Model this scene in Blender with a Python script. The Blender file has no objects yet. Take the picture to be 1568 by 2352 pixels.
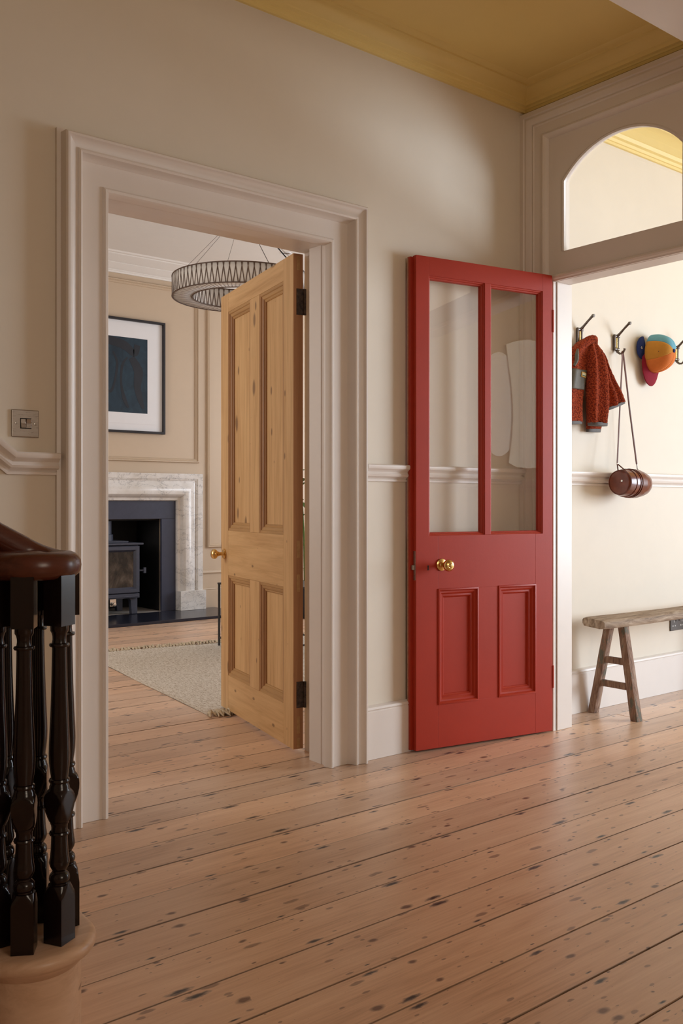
import bpy, bmesh, math, random
from mathutils import Vector, Matrix
C = bpy.context.scene
COL = C.collection
PI = math.pi
random.seed(7)

# ------------------------------------------------------------------ camera, world, lights, exposure
cam = bpy.data.cameras.new('camera')
cam.sensor_width = 36.0
cam.lens = 2160.0 / 2352.0 * 36.0
cam.shift_y = -20.0 / 2352.0
cam.clip_start = 0.05
co = bpy.data.objects.new('camera', cam)
COL.objects.link(co)
co.location = (0, 0, 1.03)
co.rotation_euler = (PI / 2, 0, math.radians(51.09 - 90))
C.camera = co
C.view_settings.view_transform = 'Standard'
C.view_settings.look = 'None'
C.view_settings.exposure = 0.0
C.view_settings.gamma = 1.0
C.view_settings.use_curve_mapping = False
w = bpy.data.worlds.new('daylight')
C.world = w
w.use_nodes = True
w.node_tree.nodes['Background'].inputs[0].default_value = (0.75, 0.86, 1.0, 1)
w.node_tree.nodes['Background'].inputs[1].default_value = 1.0


def area(name, loc, direction, sx, sy, power, color, spread=180):
    l = bpy.data.lights.new(name, 'AREA')
    l.shape = 'RECTANGLE'
    l.size, l.size_y = sx, sy
    l.energy = power
    l.color = color
    l.spread = math.radians(spread)
    o = bpy.data.objects.new(name, l)
    COL.objects.link(o)
    o.location = loc
    o.rotation_euler = Vector(direction).to_track_quat('-Z', 'Y').to_euler()
    return o


# daylight through the street door of the lobby and the parlour windows
area('street_daylight', (8.5, -0.6, 1.6), (-0.85, 0.52, 0), 3.6, 2.4, 505, (0.81, 0.905, 1.0))
area('parlour_bay_daylight', (7.55, 5.3, 1.75), (-1, 0, -0.05), 2.6, 2.0, 120, (0.88, 0.93, 1.0))
area('parlour_side_daylight', (-0.25, 5.6, 1.8), (1, 0.1, -0.05), 1.4, 1.8, 45, (1.0, 0.95, 0.88))
area('hall_warm_fill', (1.2, -2.88, 1.9), (0.0, 1, 0), 1.2, 1.2, 30, (1.0, 0.80, 0.58))  # added warm fill from behind the camera, no such source in view


# ------------------------------------------------------------------ mesh helpers
class MB:
    def __init__(s):
        s.v = []
        s.f = []

    def grid(s, rows, closed_u=False, closed_v=False):
        """rows: list of equal-length point lists"""
        b = len(s.v)
        n = len(rows[0])
        for r in rows:
            s.v.extend(tuple(p) for p in r)
        R = len(rows)
        for i in range(R if closed_v else R - 1):
            for j in range(n if closed_u else n - 1):
                a = b + i * n + j
                a2 = b + i * n + (j + 1) % n
                c = b + ((i + 1) % R) * n + j
                c2 = b + ((i + 1) % R) * n + (j + 1) % n
                s.f.append((a, a2, c2, c))
        return s

    def face(s, pts):
        b = len(s.v)
        s.v.extend(tuple(p) for p in pts)
        s.f.append(tuple(range(b, b + len(pts))))
        return s

    def box(s, x0, x1, y0, y1, z0, z1, M=None):
        b = len(s.v)
        P = [Vector((x, y, z)) for z in (z0, z1) for y in (y0, y1) for x in (x0, x1)]
        if M is not None:
            P = [M @ p for p in P]
        s.v.extend(tuple(p) for p in P)
        for f in ((0, 2, 3, 1), (4, 5, 7, 6), (0, 1, 5, 4), (2, 6, 7, 3), (0, 4, 6, 2), (1, 3, 7, 5)):
            s.f.append(tuple(b + i for i in f))
        return s

    def prism(s, pts, lo, hi, axis='z'):
        """extrude a 2D outline: axis z -> (x,y), y -> (x,z), x -> (y,z)"""
        def m(p, h):
            return (p[0], p[1], h) if axis == 'z' else (p[0], h, p[1]) if axis == 'y' else (h, p[0], p[1])
        n = len(pts)
        b = len(s.v)
        s.v.extend(m(p, lo) for p in pts)
        s.v.extend(m(p, hi) for p in pts)
        s.f.append(tuple(b + i for i in range(n)))
        s.f.append(tuple(b + n + i for i in range(n)))
        for i in range(n):
            j = (i + 1) % n
            s.f.append((b + i, b + j, b + n + j, b + n + i))
        return s

    def lathe(s, prof, seg=24, M=None, caps=True):
        """prof: (r,z) around local z"""
        rows = []
        for r, z in prof:
            rows.append([Vector((r * math.cos(2 * PI * k / seg), r * math.sin(2 * PI * k / seg), z)) for k in range(seg)])
        if M is not None:
            rows = [[M @ p for p in r] for r in rows]
        s.grid(rows, closed_u=True)
        if caps:
            s.face(rows[0])
            s.face(rows[-1])
        return s

    def tube(s, pts, rad, seg=10, caps=True, flat=1.0, up=None):
        pts = [Vector(p) for p in pts]
        n = len(pts)
        rad = [rad] * n if not isinstance(rad, (list, tuple)) else rad
        rows = []
        t0 = None
        u = None
        for i in range(n):
            t = (pts[min(i + 1, n - 1)] - pts[max(i - 1, 0)])
            t = t.normalized() if t.length > 1e-9 else Vector((0, 0, 1))
            if up is not None:
                u = Vector(up)
                u = (u - u.dot(t) * t).normalized()
            elif u is None:
                u = t.orthogonal().normalized()
            else:
                u = (u - u.dot(t) * t).normalized()
            v = t.cross(u)
            rows.append([pts[i] + rad[i] * (math.cos(2 * PI * k / seg) * u * flat + math.sin(2 * PI * k / seg) * v) for k in range(seg)])
        s.grid(rows, closed_u=True)
        if caps:
            s.face(rows[0])
            s.face(rows[-1])
        return s

    def shift(s, d):
        s.v = [(p[0] + d[0], p[1] + d[1], p[2] + d[2]) for p in s.v]
        return s

    def xf(s, M):
        s.v = [tuple(M @ Vector(p)) for p in s.v]
        return s


def obj(name, mb, mat, parent=None, smooth=None, bevel=0, world=True, seg=2, kind=None, thick=None):
    """one mesh object; with a parent and world=True the points are in scene space and the parent is not turned"""
    if parent is not None and world:
        o_ = Vector((0, 0, 0))
        p = parent
        while p is not None:
            o_ += p.location
            p = p.parent
        mb.shift(-o_)
    me = bpy.data.meshes.new(name)
    bm = bmesh.new()
    vs = [bm.verts.new(p) for p in mb.v]
    for f in mb.f:
        try:
            bm.faces.new([vs[i] for i in f])
        except ValueError:
            pass
    bmesh.ops.remove_doubles(bm, verts=bm.verts, dist=1e-6)
    bmesh.ops.dissolve_degenerate(bm, edges=bm.edges, dist=1e-7)
    bmesh.ops.recalc_face_normals(bm, faces=bm.faces)
    bm.to_mesh(me)
    bm.free()
    if smooth is not None:
        me.shade_smooth()
        me.set_sharp_from_angle(angle=math.radians(smooth))
    if mat is not None:
        me.materials.append(mat)
    o = bpy.data.objects.new(name, me)
    COL.objects.link(o)
    if parent is not None:
        o.parent = parent
    if bevel:
        b = o.modifiers.new('bevel', 'BEVEL')
        b.width = bevel
        b.segments = seg
        b.limit_method = 'ANGLE'
        b.angle_limit = math.radians(40)
        b.harden_normals = False
    if thick:
        t = o.modifiers.new('thick', 'SOLIDIFY')
        t.thickness = thick
        t.offset = 0
    if kind:
        o['kind'] = kind
    return o


def tag(o, label=None, cat=None, group=None, kind=None):
    if label:
        o['label'] = label
    if cat:
        o['category'] = cat
    if group:
        o['group'] = group
    if kind:
        o['kind'] = kind
    return o


def thing(name, label, cat, loc=(0, 0, 0), rotz=0, group=None, kind=None):
    o = bpy.data.objects.new(name, None)
    o.empty_display_size = 0.05
    COL.objects.link(o)
    o.location = loc
    o.rotation_euler = (0, 0, rotz)
    return tag(o, label, cat, group, kind)


def copy_tree(o, parent=None):
    c = o.copy()
    COL.objects.link(c)
    c.parent = parent
    for ch in list(o.children):
        copy_tree(ch, c)
    return c


# ------------------------------------------------------------------ material helpers
class N:
    def __init__(s, name):
        m = bpy.data.materials.new(name)
        m.use_nodes = True
        s.m = m
        s.t = m.node_tree
        s.b = s.t.nodes['Principled BSDF']

    def n(s, kind, **kw):
        x = s.t.nodes.new(kind)
        ins = kw.pop('ins', {})
        for k, v in kw.items():
            setattr(x, k, v)
        for k, v in ins.items():
            s.put(x.inputs[k], v)
        return x

    def put(s, sock, v):
        if isinstance(v, bpy.types.NodeSocket):
            s.t.links.new(v, sock)
        elif hasattr(v, 'outputs'):
            s.t.links.new(v.outputs[0], sock)
        else:
            sock.default_value = v

    def math(s, op, a, b=None, c=None, clamp=False):
        x = s.n('ShaderNodeMath', operation=op, use_clamp=clamp)
        s.put(x.inputs[0], a)
        if b is not None:
            s.put(x.inputs[1], b)
        if c is not None:
            s.put(x.inputs[2], c)
        return x.outputs[0]

    def vmath(s, op, a, b):
        x = s.n('ShaderNodeVectorMath', operation=op)
        s.put(x.inputs[0], a)
        s.put(x.inputs[1], b)
        return x.outputs[0]

    def mix(s, f, a, b, mode='MIX'):
        x = s.n('ShaderNodeMix', data_type='RGBA', blend_type=mode)
        s.put(x.inputs[0], f)
        s.put(x.inputs[6], a)
        s.put(x.inputs[7], b)
        return x.outputs[2]

    def ramp(s, f, stops):
        x = s.n('ShaderNodeValToRGB')
        e = x.color_ramp.elements
        while len(e) < len(stops):
            e.new(0.5)
        for i, (p, c) in enumerate(stops):
            e[i].position = p
            e[i].color = c if len(c) == 4 else (*c, 1)
        s.put(x.inputs[0], f)
        return x.outputs[0]

    def noise(s, vec, scale, detail=4, rough=0.5, dist=0.0):
        x = s.n('ShaderNodeTexNoise', noise_dimensions='3D')
        s.put(x.inputs['Vector'], vec)
        x.inputs['Scale'].default_value = scale
        x.inputs['Detail'].default_value = detail
        x.inputs['Roughness'].default_value = rough
        x.inputs['Distortion'].default_value = dist
        return x

    def obj(s):
        return s.n('ShaderNodeTexCoord').outputs['Object']

    def pos(s):
        return s.n('ShaderNodeNewGeometry').outputs['Position']

    def rnd(s):
        return s.n('ShaderNodeObjectInfo').outputs['Random']

    def bump(s, h, strength=0.2, dist=0.002):
        x = s.n('ShaderNodeBump')
        s.put(x.inputs['Height'], h)
        x.inputs['Strength'].default_value = strength
        x.inputs['Distance'].default_value = dist
        s.put(s.b.inputs['Normal'], x.outputs[0])

    def set(s, col=None, rough=None, metal=None, spec=None, **kw):
        if col is not None:
            s.put(s.b.inputs['Base Color'], col if not isinstance(col, tuple) or len(col) == 4 else (*col, 1))
        if rough is not None:
            s.put(s.b.inputs['Roughness'], rough)
        if metal is not None:
            s.b.inputs['Metallic'].default_value = metal
        if spec is not None:
            s.b.inputs['Specular IOR Level'].default_value = spec
        for k, v in kw.items():
            s.put(s.b.inputs[k.replace('_', ' ')], v)
        return s


def c4(c):
    return (c[0], c[1], c[2], 1)


def paint(name, col, rough=0.55, var=0.04, bump=0.05, spec=0.4, scale=9):
    s = N(name)
    p = s.pos()
    n = s.noise(p, scale, 5, 0.6)
    lo = c4([x * (1 - var) for x in col])
    hi = c4([min(1, x * (1 + var)) for x in col])
    s.set(s.ramp(n.outputs[0], [(0.3, lo), (0.7, hi)]), rough, 0, spec)
    if bump:
        s.bump(s.noise(p, 60, 3, 0.6).outputs[0], bump, 0.002)
    return s.m


def metal(name, col, rough=0.25, var=0.15, brushed=None):
    s = N(name)
    p = s.obj()
    if brushed:
        p = s.vmath('MULTIPLY', p, brushed)
    n = s.noise(p, 40, 4, 0.6)
    s.set(s.ramp(n.outputs[0], [(0.3, c4([x * (1 - var) for x in col])), (0.7, c4(col))]),
          s.math('MULTIPLY_ADD', n.outputs[0], 0.2, rough - 0.1), 1.0)
    return s.m


def pine(name, axis, light=(0.76, 0.49, 0.235), dark=(0.50, 0.27, 0.105), rough=0.45, knots=True):
    """waxed pine with the grain along one local axis"""
    s = N(name)
    o = s.obj()
    r = s.rnd()
    o = s.vmath('ADD', o, s.n('ShaderNodeCombineXYZ', ins={0: s.math('MULTIPLY', r, 7.0), 1: s.math('MULTIPLY', r, 3.0), 2: s.math('MULTIPLY', r, 11.0)}))
    st = {'x': (0.06, 1, 1), 'y': (1, 0.06, 1), 'z': (1, 1, 0.06)}[axis]
    q = s.vmath('MULTIPLY', o, st)
    wob = s.noise(s.vmath('MULTIPLY', o, {'x': (0.5, 2, 2), 'y': (2, .5, 2), 'z': (2, 2, 0.5)}[axis]), 3, 2).outputs[0]
    g = s.noise(q, 60, 5, 0.65, 0.6).outputs[0]
    g2 = s.noise(q, 14, 3, 0.5, 1.5).outputs[0]
    f = s.math('ADD', s.math('MULTIPLY', g, 0.45), s.math('ADD', s.math('MULTIPLY', g2, 0.4), s.math('MULTIPLY', wob, 0.15)))
    col = s.ramp(f, [(0.32, c4(dark)), (0.52, c4([(a + 2 * b) / 3 for a, b in zip(dark, light)])), (0.68, c4(light))])
    if knots:
        sx = s.n('ShaderNodeSeparateXYZ', ins={0: o})
        k2 = s.n('ShaderNodeCombineXYZ', ins={0: s.math('MULTIPLY', sx.outputs[0], 4.0 if axis == 'x' else 8.5), 1: s.math('MULTIPLY', sx.outputs[2], 8.5 if axis == 'x' else 4.0), 2: 0.0})
        kv = s.n('ShaderNodeTexVoronoi', voronoi_dimensions='2D', feature='F1', ins={'Vector': k2, 'Scale': 1.0})
        sep = s.n('ShaderNodeSeparateColor', ins={0: kv.outputs['Color']})
        rad = s.math('MULTIPLY', s.math('POWER', sep.outputs[0], 2.4), 0.20)
        k = s.math('SMOOTHSTEP' if False else 'SUBTRACT', 1.0, s.math('DIVIDE', kv.outputs['Distance'], s.math('ADD', rad, 0.001)), clamp=True)
        k = s.math('MULTIPLY', k, 2.2, clamp=True)
        col = s.mix(s.math('MULTIPLY', k, 0.75), col, (0.16, 0.075, 0.035, 1))
    s.set(col, rough, 0, 0.4)
    s.bump(g, 0.12, 0.001)
    return s.m


# ------------------------------------------------------------------ materials
M_wall = paint('wall_paint', (0.76, 0.682, 0.572), 0.6, 0.012)
M_trim = paint('trim_paint', (0.80, 0.725, 0.665), 0.36, 0.012, 0.04, 0.5)
M_yel = paint('ochre_ceiling_paint', (0.84, 0.65, 0.25), 0.5, 0.012)
M_par = paint('parlour_paint', (0.58, 0.455, 0.33), 0.45, 0.012)
M_white = paint('ceiling_white', (0.80, 0.77, 0.73), 0.6, 0.01)
M_red = paint('red_gloss_paint', (0.41, 0.029, 0.009), 0.44, 0.05, 0.10, 0.38, 5)
M_redraw = paint('bare_edge_paint', (0.50, 0.26, 0.17), 0.6, 0.25, 0.2, 0.3, 60)
M_pv = pine('pine_upright_grain', 'z')
M_ph = pine('pine_level_grain', 'x')
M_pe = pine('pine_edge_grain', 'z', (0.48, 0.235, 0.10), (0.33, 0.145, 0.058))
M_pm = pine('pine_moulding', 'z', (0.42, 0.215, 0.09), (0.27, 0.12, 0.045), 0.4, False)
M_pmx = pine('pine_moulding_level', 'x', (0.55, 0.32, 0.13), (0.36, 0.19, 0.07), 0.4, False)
M_mah = pine('dark_mahogany', 'z', (0.013, 0.006, 0.0055), (0.005, 0.003, 0.003), 0.2, False)
M_rail = pine('mahogany_rail', 'x', (0.115, 0.032, 0.017), (0.045, 0.012, 0.008), 0.27, False)
M_step = pine('stripped_step', 'x', (0.72, 0.50, 0.35), (0.50, 0.31, 0.195), 0.34)
M_brass = metal('brass', (0.78, 0.52, 0.20), 0.22)
M_steel = metal('brushed_steel', (0.44, 0.41, 0.385), 0.30, 0.12, (1, 1, 30))
M_hook = metal('pewter_hook', (0.17, 0.145, 0.13), 0.36, 0.3)
M_rust = paint('rusty_iron', (0.055, 0.035, 0.024), 0.6, 0.7, 0.5, 0.4, 70)
M_black = paint('black_iron', (0.022, 0.023, 0.027), 0.45, 0.2, 0.1, 0.5, 20)
M_dark = paint('matt_black', (0.01, 0.01, 0.011), 0.7, 0.2, 0)  # plain black: sub-floor, fireplace recess, keyhole, cord and small parts
M_stove = paint('stove_enamel', (0.050, 0.056, 0.085), 0.5, 0.1, 0.15, 0.5, 40)
M_slate = paint('slate_slip', (0.036, 0.042, 0.075), 0.45, 0.1, 0.1, 0.5, 20)
M_hearth = paint('slate_hearth', (0.018, 0.021, 0.036), 0.22, 0.15, 0.05, 0.5, 12)
M_ash = paint('pale_stone', (0.34, 0.31, 0.28), 0.7, 0.15, 0.2, 0.4, 30)
M_frame = paint('picture_frame_black', (0.018, 0.016, 0.020), 0.35, 0.1, 0)
M_mount = paint('picture_mount', (0.80, 0.80, 0.82), 0.6, 0.01, 0)
M_leather = paint('brown_leather', (0.155, 0.036, 0.018), 0.24, 0.25, 0.15, 0.55, 25)
M_strap = paint('strap_leather', (0.13, 0.045, 0.028), 0.5, 0.15, 0)
M_stud = metal('chrome_stud', (0.8, 0.8, 0.8), 0.15)
M_grey = paint('grey_nylon', (0.10, 0.085, 0.058), 0.6, 0.12, 0.25, 0.4, 90)
M_bind = paint('grey_binding', (0.085, 0.072, 0.066), 0.6, 0.1, 0.1, 0.4, 60)
M_plug = paint('bronze_plate', (0.10, 0.085, 0.075), 0.4, 0.1, 0)
M_pin = paint('socket_white', (0.72, 0.70, 0.68), 0.45, 0.02, 0)
M_cream = paint('cream_fabric', (0.83, 0.81, 0.78), 0.7, 0.03, 0)


def fleece():
    s = N('rust_fleece')
    o = s.obj()
    v = s.n('ShaderNodeTexVoronoi', feature='F1', ins={'Vector': o, 'Scale': 150.0})
    n = s.noise(o, 220, 3, 0.7).outputs[0]
    f = s.math('ADD', s.math('MULTIPLY', v.outputs['Distance'], 0.8), s.math('MULTIPLY', n, 0.4))
    s.set(s.ramp(f, [(0.15, (0.44, 0.095, 0.030, 1)), (0.45, (0.33, 0.048, 0.016, 1)), (0.85, (0.12, 0.014, 0.007, 1))]), 0.95, 0, 0.1)
    s.b.inputs['Sheen Weight'].default_value = 0.15
    s.b.inputs['Sheen Tint'].default_value = (1, 0.5, 0.3, 1)
    s.bump(s.math('SUBTRACT', 1.0, f), 0.9, 0.004)
    return s.m


def cord(name, col):
    s = N(name)
    o = s.pos()
    wv = s.n('ShaderNodeTexWave', wave_type='BANDS', bands_direction='DIAGONAL', ins={'Vector': o, 'Scale': 160.0})
    n = s.noise(o, 70, 4).outputs[0]
    s.set(s.mix(s.math('MULTIPLY', n, 0.5), c4(col), c4([x * 0.7 for x in col])), 0.85, 0, 0.2)
    s.bump(wv.outputs['Fac'], 0.25, 0.001)
    return s.m


M_fleece = fleece()
M_cblue = cord('cap_sky_blue', (0.17, 0.43, 0.55))
M_cmust = cord('cap_mustard', (0.60, 0.27, 0.045))
M_coran = cord('cap_orange', (0.72, 0.20, 0.045))
M_cred = cord('cap_crimson', (0.26, 0.012, 0.028))
M_cnavy = cord('cap_navy', (0.030, 0.050, 0.19))


def glass(name, tint=(1, 1, 1), rough=0.0):
    s = N(name)
    t = s.n('ShaderNodeBsdfTransparent', ins={0: c4(tint)})
    g = s.n('ShaderNodeBsdfGlossy', ins={0: (1, 1, 1, 1), 1: rough})
    ge = s.n('ShaderNodeNewGeometry')
    dt = s.n('ShaderNodeVectorMath', operation='DOT_PRODUCT', ins={0: ge.outputs['Incoming'], 1: ge.outputs['Normal']})
    cs = s.math('SUBTRACT', 1.0, s.math('ABSOLUTE', dt.outputs['Value']), clamp=True)
    f = s.math('MULTIPLY_ADD', s.math('POWER', cs, 5.0), 0.91, 0.085)
    x = s.n('ShaderNodeMixShader', ins={0: f, 1: t.outputs[0], 2: g.outputs[0]})
    out = [k for k in s.t.nodes if k.type == 'OUTPUT_MATERIAL'][0]
    s.t.links.new(x.outputs[0], out.inputs[0])
    return s.m


M_glass = glass('window_glass')


def frosted():
    s = N('hammered_glass')
    o = s.pos()
    v = s.n('ShaderNodeTexVoronoi', feature='SMOOTH_F1', ins={'Vector': o, 'Scale': 90.0})
    s.set((0.90, 0.92, 0.97), 0.2, 1.0, 0.6)
    s.bump(v.outputs['Distance'], 0.7, 0.004)
    return s.m


M_frost = frosted()
sm = N('mirror_silver')
sm.set((0.90, 0.88, 0.82), 0.02, 1.0)
M_mirror = sm.m


def marble():
    s = N('veined_marble')
    p = s.pos()
    n = s.noise(p, 2.6, 8, 0.6)
    q = s.vmath('ADD', s.vmath('MULTIPLY', p, (1.3, 1.3, 4.0)), s.vmath('MULTIPLY', n.outputs['Color'], (1.7, 1.7, 1.7)))
    a = s.noise(q, 2.2, 6, 0.55).outputs[0]
    v1 = s.math('ABSOLUTE', s.math('SUBTRACT', a, 0.5))
    b = s.noise(s.vmath('ADD', q, (5, 3, 1)), 4.5, 5, 0.6).outputs[0]
    v2 = s.math('ABSOLUTE', s.math('SUBTRACT', b, 0.5))
    vein = s.math('ADD', s.ramp(v1, [(0.0, (1, 1, 1)), (0.010, (0.15, 0.15, 0.15)), (0.05, (0, 0, 0))]),
                  s.math('MULTIPLY', s.ramp(v2, [(0.0, (1, 1, 1)), (0.02, (0, 0, 0))]), 0.15), clamp=True)
    base = s.ramp(s.noise(p, 5, 5, 0.6).outputs[0], [(0.3, (0.66, 0.62, 0.57, 1)), (0.6, (0.80, 0.78, 0.76, 1))])
    s.set(s.mix(s.math('MULTIPLY', vein, 0.62), base, (0.13, 0.13, 0.15, 1)), 0.22, 0, 0.5)
    return s.m


M_marble = marble()


def floorwood():
    s = N('stripped_floorboard')
    o = s.obj()
    p = s.pos()
    r = s.rnd()
    off = s.n('ShaderNodeCombineXYZ', ins={0: s.math('MULTIPLY', r, 37.0), 1: s.math('MULTIPLY', r, 13.0), 2: 0.0})
    q = s.vmath('ADD', s.vmath('MULTIPLY', o, (1, 1, 0)), off)
    g = s.noise(s.vmath('MULTIPLY', q, (1.0, 22, 1)), 6, 6, 0.62, 0.5).outputs[0]
    g2 = s.noise(s.vmath('MULTIPLY', q, (0.5, 5, 1)), 3.2, 3, 0.5, 1.2).outputs[0]
    big = s.noise(p, 1.7, 3, 0.5).outputs[0]
    f = s.math('ADD', s.math('MULTIPLY', g, 0.42), s.math('ADD', s.math('MULTIPLY', g2, 0.33), s.math('MULTIPLY', big, 0.25)))
    col = s.ramp(f, [(0.33, (0.52, 0.315, 0.20, 1)), (0.47, (0.71, 0.475, 0.33, 1)), (0.64, (0.83, 0.60, 0.445, 1))])
    tint = s.ramp(r, [(0.0, (0.82, 0.82, 0.82, 1)), (0.5, (1, 0.97, 0.93, 1)), (1.0, (1.1, 1.06, 1.0, 1))])
    col = s.mix(1.0, col, tint, 'MULTIPLY')

    def spots(vec, power, size, gain):
        kv = s.n('ShaderNodeTexVoronoi', voronoi_dimensions='2D', feature='F1', ins={'Vector': vec, 'Scale': 1.0})
        sep = s.n('ShaderNodeSeparateColor', ins={0: kv.outputs['Color']})
        rad = s.math('MULTIPLY', s.math('POWER', sep.outputs[0], power), size)
        k = s.math('SUBTRACT', 1.0, s.math('DIVIDE', kv.outputs['Distance'], s.math('ADD', rad, 0.0005)), clamp=True)
        return s.math('MULTIPLY', k, gain, clamp=True)
    warp = s.vmath('ADD', q, s.vmath('MULTIPLY', s.noise(q, 30, 2).outputs['Color'], (0.02, 0.008, 0)))
    k1 = spots(s.vmath('MULTIPLY', warp, (5.0, 9.5, 1)), 3.0, 0.125, 1.8)
    k2 = spots(s.vmath('MULTIPLY', warp, (7.0, 24.0, 1)), 7.0, 0.22, 3.0)
    k3 = spots(s.vmath('MULTIPLY', s.vmath('ADD', warp, (9.1, 4.3, 0)), (16.0, 36.0, 1)), 6.0, 0.22, 3.0)
    col = s.mix(s.math('MULTIPLY', k1, 0.88), col, (0.125, 0.055, 0.038, 1))
    col = s.mix(s.math('MULTIPLY', k2, 0.60), col, (0.12, 0.055, 0.040, 1))
    col = s.mix(s.math('MULTIPLY', k3, 0.55), col, (0.13, 0.060, 0.045, 1))
    # iron-stained nail holes along the joists, a pair to every board
    px = s.n('ShaderNodeSeparateXYZ', ins={0: p})
    ox = s.n('ShaderNodeSeparateXYZ', ins={0: o})
    u = s.math('DIVIDE', s.math('SUBTRACT', px.outputs[0], 2.44), 0.362)
    ui = s.math('ROUND', u)
    sg = s.math('SIGN', ox.outputs[1])
    wn = s.n('ShaderNodeTexWhiteNoise', noise_dimensions='3D', ins={'Vector': s.n('ShaderNodeCombineXYZ', ins={0: ui, 1: s.math('MULTIPLY', r, 91.0), 2: sg})})
    ws = s.n('ShaderNodeSeparateColor', ins={0: wn.outputs['Color']})
    dx = s.math('ADD', s.math('MULTIPLY', s.math('SUBTRACT', u, ui), 0.362), s.math('MULTIPLY', s.math('SUBTRACT', ws.outputs[0], 0.5), 0.04))
    dy = s.math('SUBTRACT', s.math('ABSOLUTE', ox.outputs[1]), s.math('ADD', 0.060, s.math('MULTIPLY', ws.outputs[1], 0.012)))
    sz = s.math('ADD', 0.22, s.math('MULTIPLY', s.math('POWER', ws.outputs[2], 1.7), 0.85))
    jit = s.math('MULTIPLY', s.math('SUBTRACT', s.noise(s.vmath('MULTIPLY', q, (0.35, 1, 1)), 190, 2).outputs[0], 0.5), 1.0)
    ex = s.math('DIVIDE', dx, s.math('MULTIPLY', sz, 0.040))
    ey = s.math('DIVIDE', dy, s.math('MULTIPLY', sz, 0.0105))
    e = s.math('ADD', s.math('SQRT', s.math('ADD', s.math('MULTIPLY', ex, ex), s.math('MULTIPLY', ey, ey))), jit)
    halo = s.ramp(e, [(0.55, (1, 1, 1)), (1.0, (0, 0, 0))])
    core = s.ramp(e, [(0.22, (1, 1, 1)), (0.62, (0, 0, 0))])
    col = s.mix(s.math('MULTIPLY', halo, 0.85), col, (0.14, 0.105, 0.10, 1))
    col = s.mix(s.math('MULTIPLY', core, 0.95), col, (0.012, 0.011, 0.014, 1))
    # grime along the board edges
    ed = s.ramp(s.math('ADD', s.math('ABSOLUTE', ox.outputs[1]), s.math('MULTIPLY', s.math('SUBTRACT', s.noise(q, 9, 3).outputs[0], 0.5), 0.0035)), [(0.0785, (0, 0, 0)), (0.0812, (1, 1, 1))])
    col = s.mix(s.math('MULTIPLY', ed, 0.8), col, (0.075, 0.048, 0.036, 1))
    s.set(col, s.math('ADD', 0.28, s.math('MULTIPLY', g, 0.14)), 0, 0.6)
    s.bump(s.math('SUBTRACT', s.math('MULTIPLY', g, 0.5), s.math('MULTIPLY', halo, 0.8)), 0.18, 0.0015)
    return s.m


M_floor = floorwood()


def benchwood():
    s = N('weathered_elm')
    o = s.obj()
    q = s.vmath('MULTIPLY', o, (0.25, 2, 1))
    g = s.noise(q, 22, 6, 0.7, 0.8).outputs[0]
    col = s.ramp(g, [(0.3, (0.12, 0.078, 0.052, 1)), (0.47, (0.31, 0.22, 0.15, 1)), (0.66, (0.50, 0.39, 0.29, 1))])
    s.set(col, 0.7, 0, 0.3)
    s.bump(g, 0.7, 0.004)
    return s.m


def legwood():
    s = N('flaking_leg_wood')
    o = s.obj()
    g = s.noise(s.vmath('MULTIPLY', o, (2, 2, 0.3)), 28, 6, 0.7, 0.8).outputs[0]
    col = s.ramp(g, [(0.3, (0.095, 0.052, 0.036, 1)), (0.5, (0.27, 0.16, 0.11, 1)), (0.7, (0.42, 0.30, 0.22, 1))])
    fl = s.ramp(s.noise(s.vmath('MULTIPLY', o, (1, 1, 0.45)), 17, 5, 0.7).outputs[0], [(0.56, (0, 0, 0)), (0.62, (1, 1, 1))])
    col = s.mix(s.math('MULTIPLY', fl, 0.75), col, (0.10, 0.125, 0.10, 1))
    s.set(col, 0.75, 0, 0.3)
    s.bump(g, 0.6, 0.004)
    return s.m


M_bench = benchwood()
M_bleg = legwood()


def rugmat():
    s = N('woven_jute_wool')
    o = s.obj()
    n = s.noise(s.vmath('MULTIPLY', o, (60, 9, 1)), 2.2, 4, 0.7).outputs[0]
    n2 = s.noise(o, 160, 2, 0.6).outputs[0]
    f = s.math('ADD', s.math('MULTIPLY', n, 0.6), s.math('MULTIPLY', n2, 0.4))
    s.set(s.ramp(f, [(0.33, (0.27, 0.20, 0.125, 1)), (0.5, (0.62, 0.55, 0.46, 1)), (0.62, (0.74, 0.69, 0.62, 1))]), 0.9, 0, 0.15)
    s.bump(n2, 0.6, 0.003)
    return s.m


M_rug = rugmat()


def artmat():
    s = N('etching_ink')
    o = s.pos()
    n = s.noise(o, 5, 6, 0.65, 1.0).outputs[0]
    s.set(s.ramp(n, [(0.35, (0.009, 0.019, 0.031, 1)), (0.6, (0.016, 0.038, 0.060, 1)), (0.75, (0.022, 0.056, 0.078, 1))]), 0.5, 0, 0.3)
    return s.m


M_art = artmat()
M_ink = paint('etching_black', (0.011, 0.013, 0.020), 0.55, 0.2, 0)


def shade():
    s = N('pale_lampshade')
    o = s.pos()
    s.set(s.ramp(s.noise(o, 30, 3).outputs[0], [(0.3, (0.72, 0.69, 0.65, 1)), (0.7, (0.80, 0.77, 0.73, 1))]), 0.8, 0, 0.2)
    return s.m


M_shade = shade()
M_wire = paint('brown_ribbon', (0.10, 0.060, 0.042), 0.6, 0.1, 0)


# ------------------------------------------------------------------ moulding sweeps
def u_frame(x0, x1, ztop, prof, zbot=0.0):
    """mitred U around a doorway in an x-z plane; prof = (outward distance, depth y)"""
    mb = MB()
    rows = []
    for d, y in prof:
        rows.append([(x0 - d, y, zbot), (x0 - d, y, ztop + d), (x1 + d, y, ztop + d), (x1 + d, y, zbot)])
    mb.grid(rows)
    mb.face([r[0] for r in rows])
    mb.face([r[-1] for r in rows])
    return mb


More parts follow.
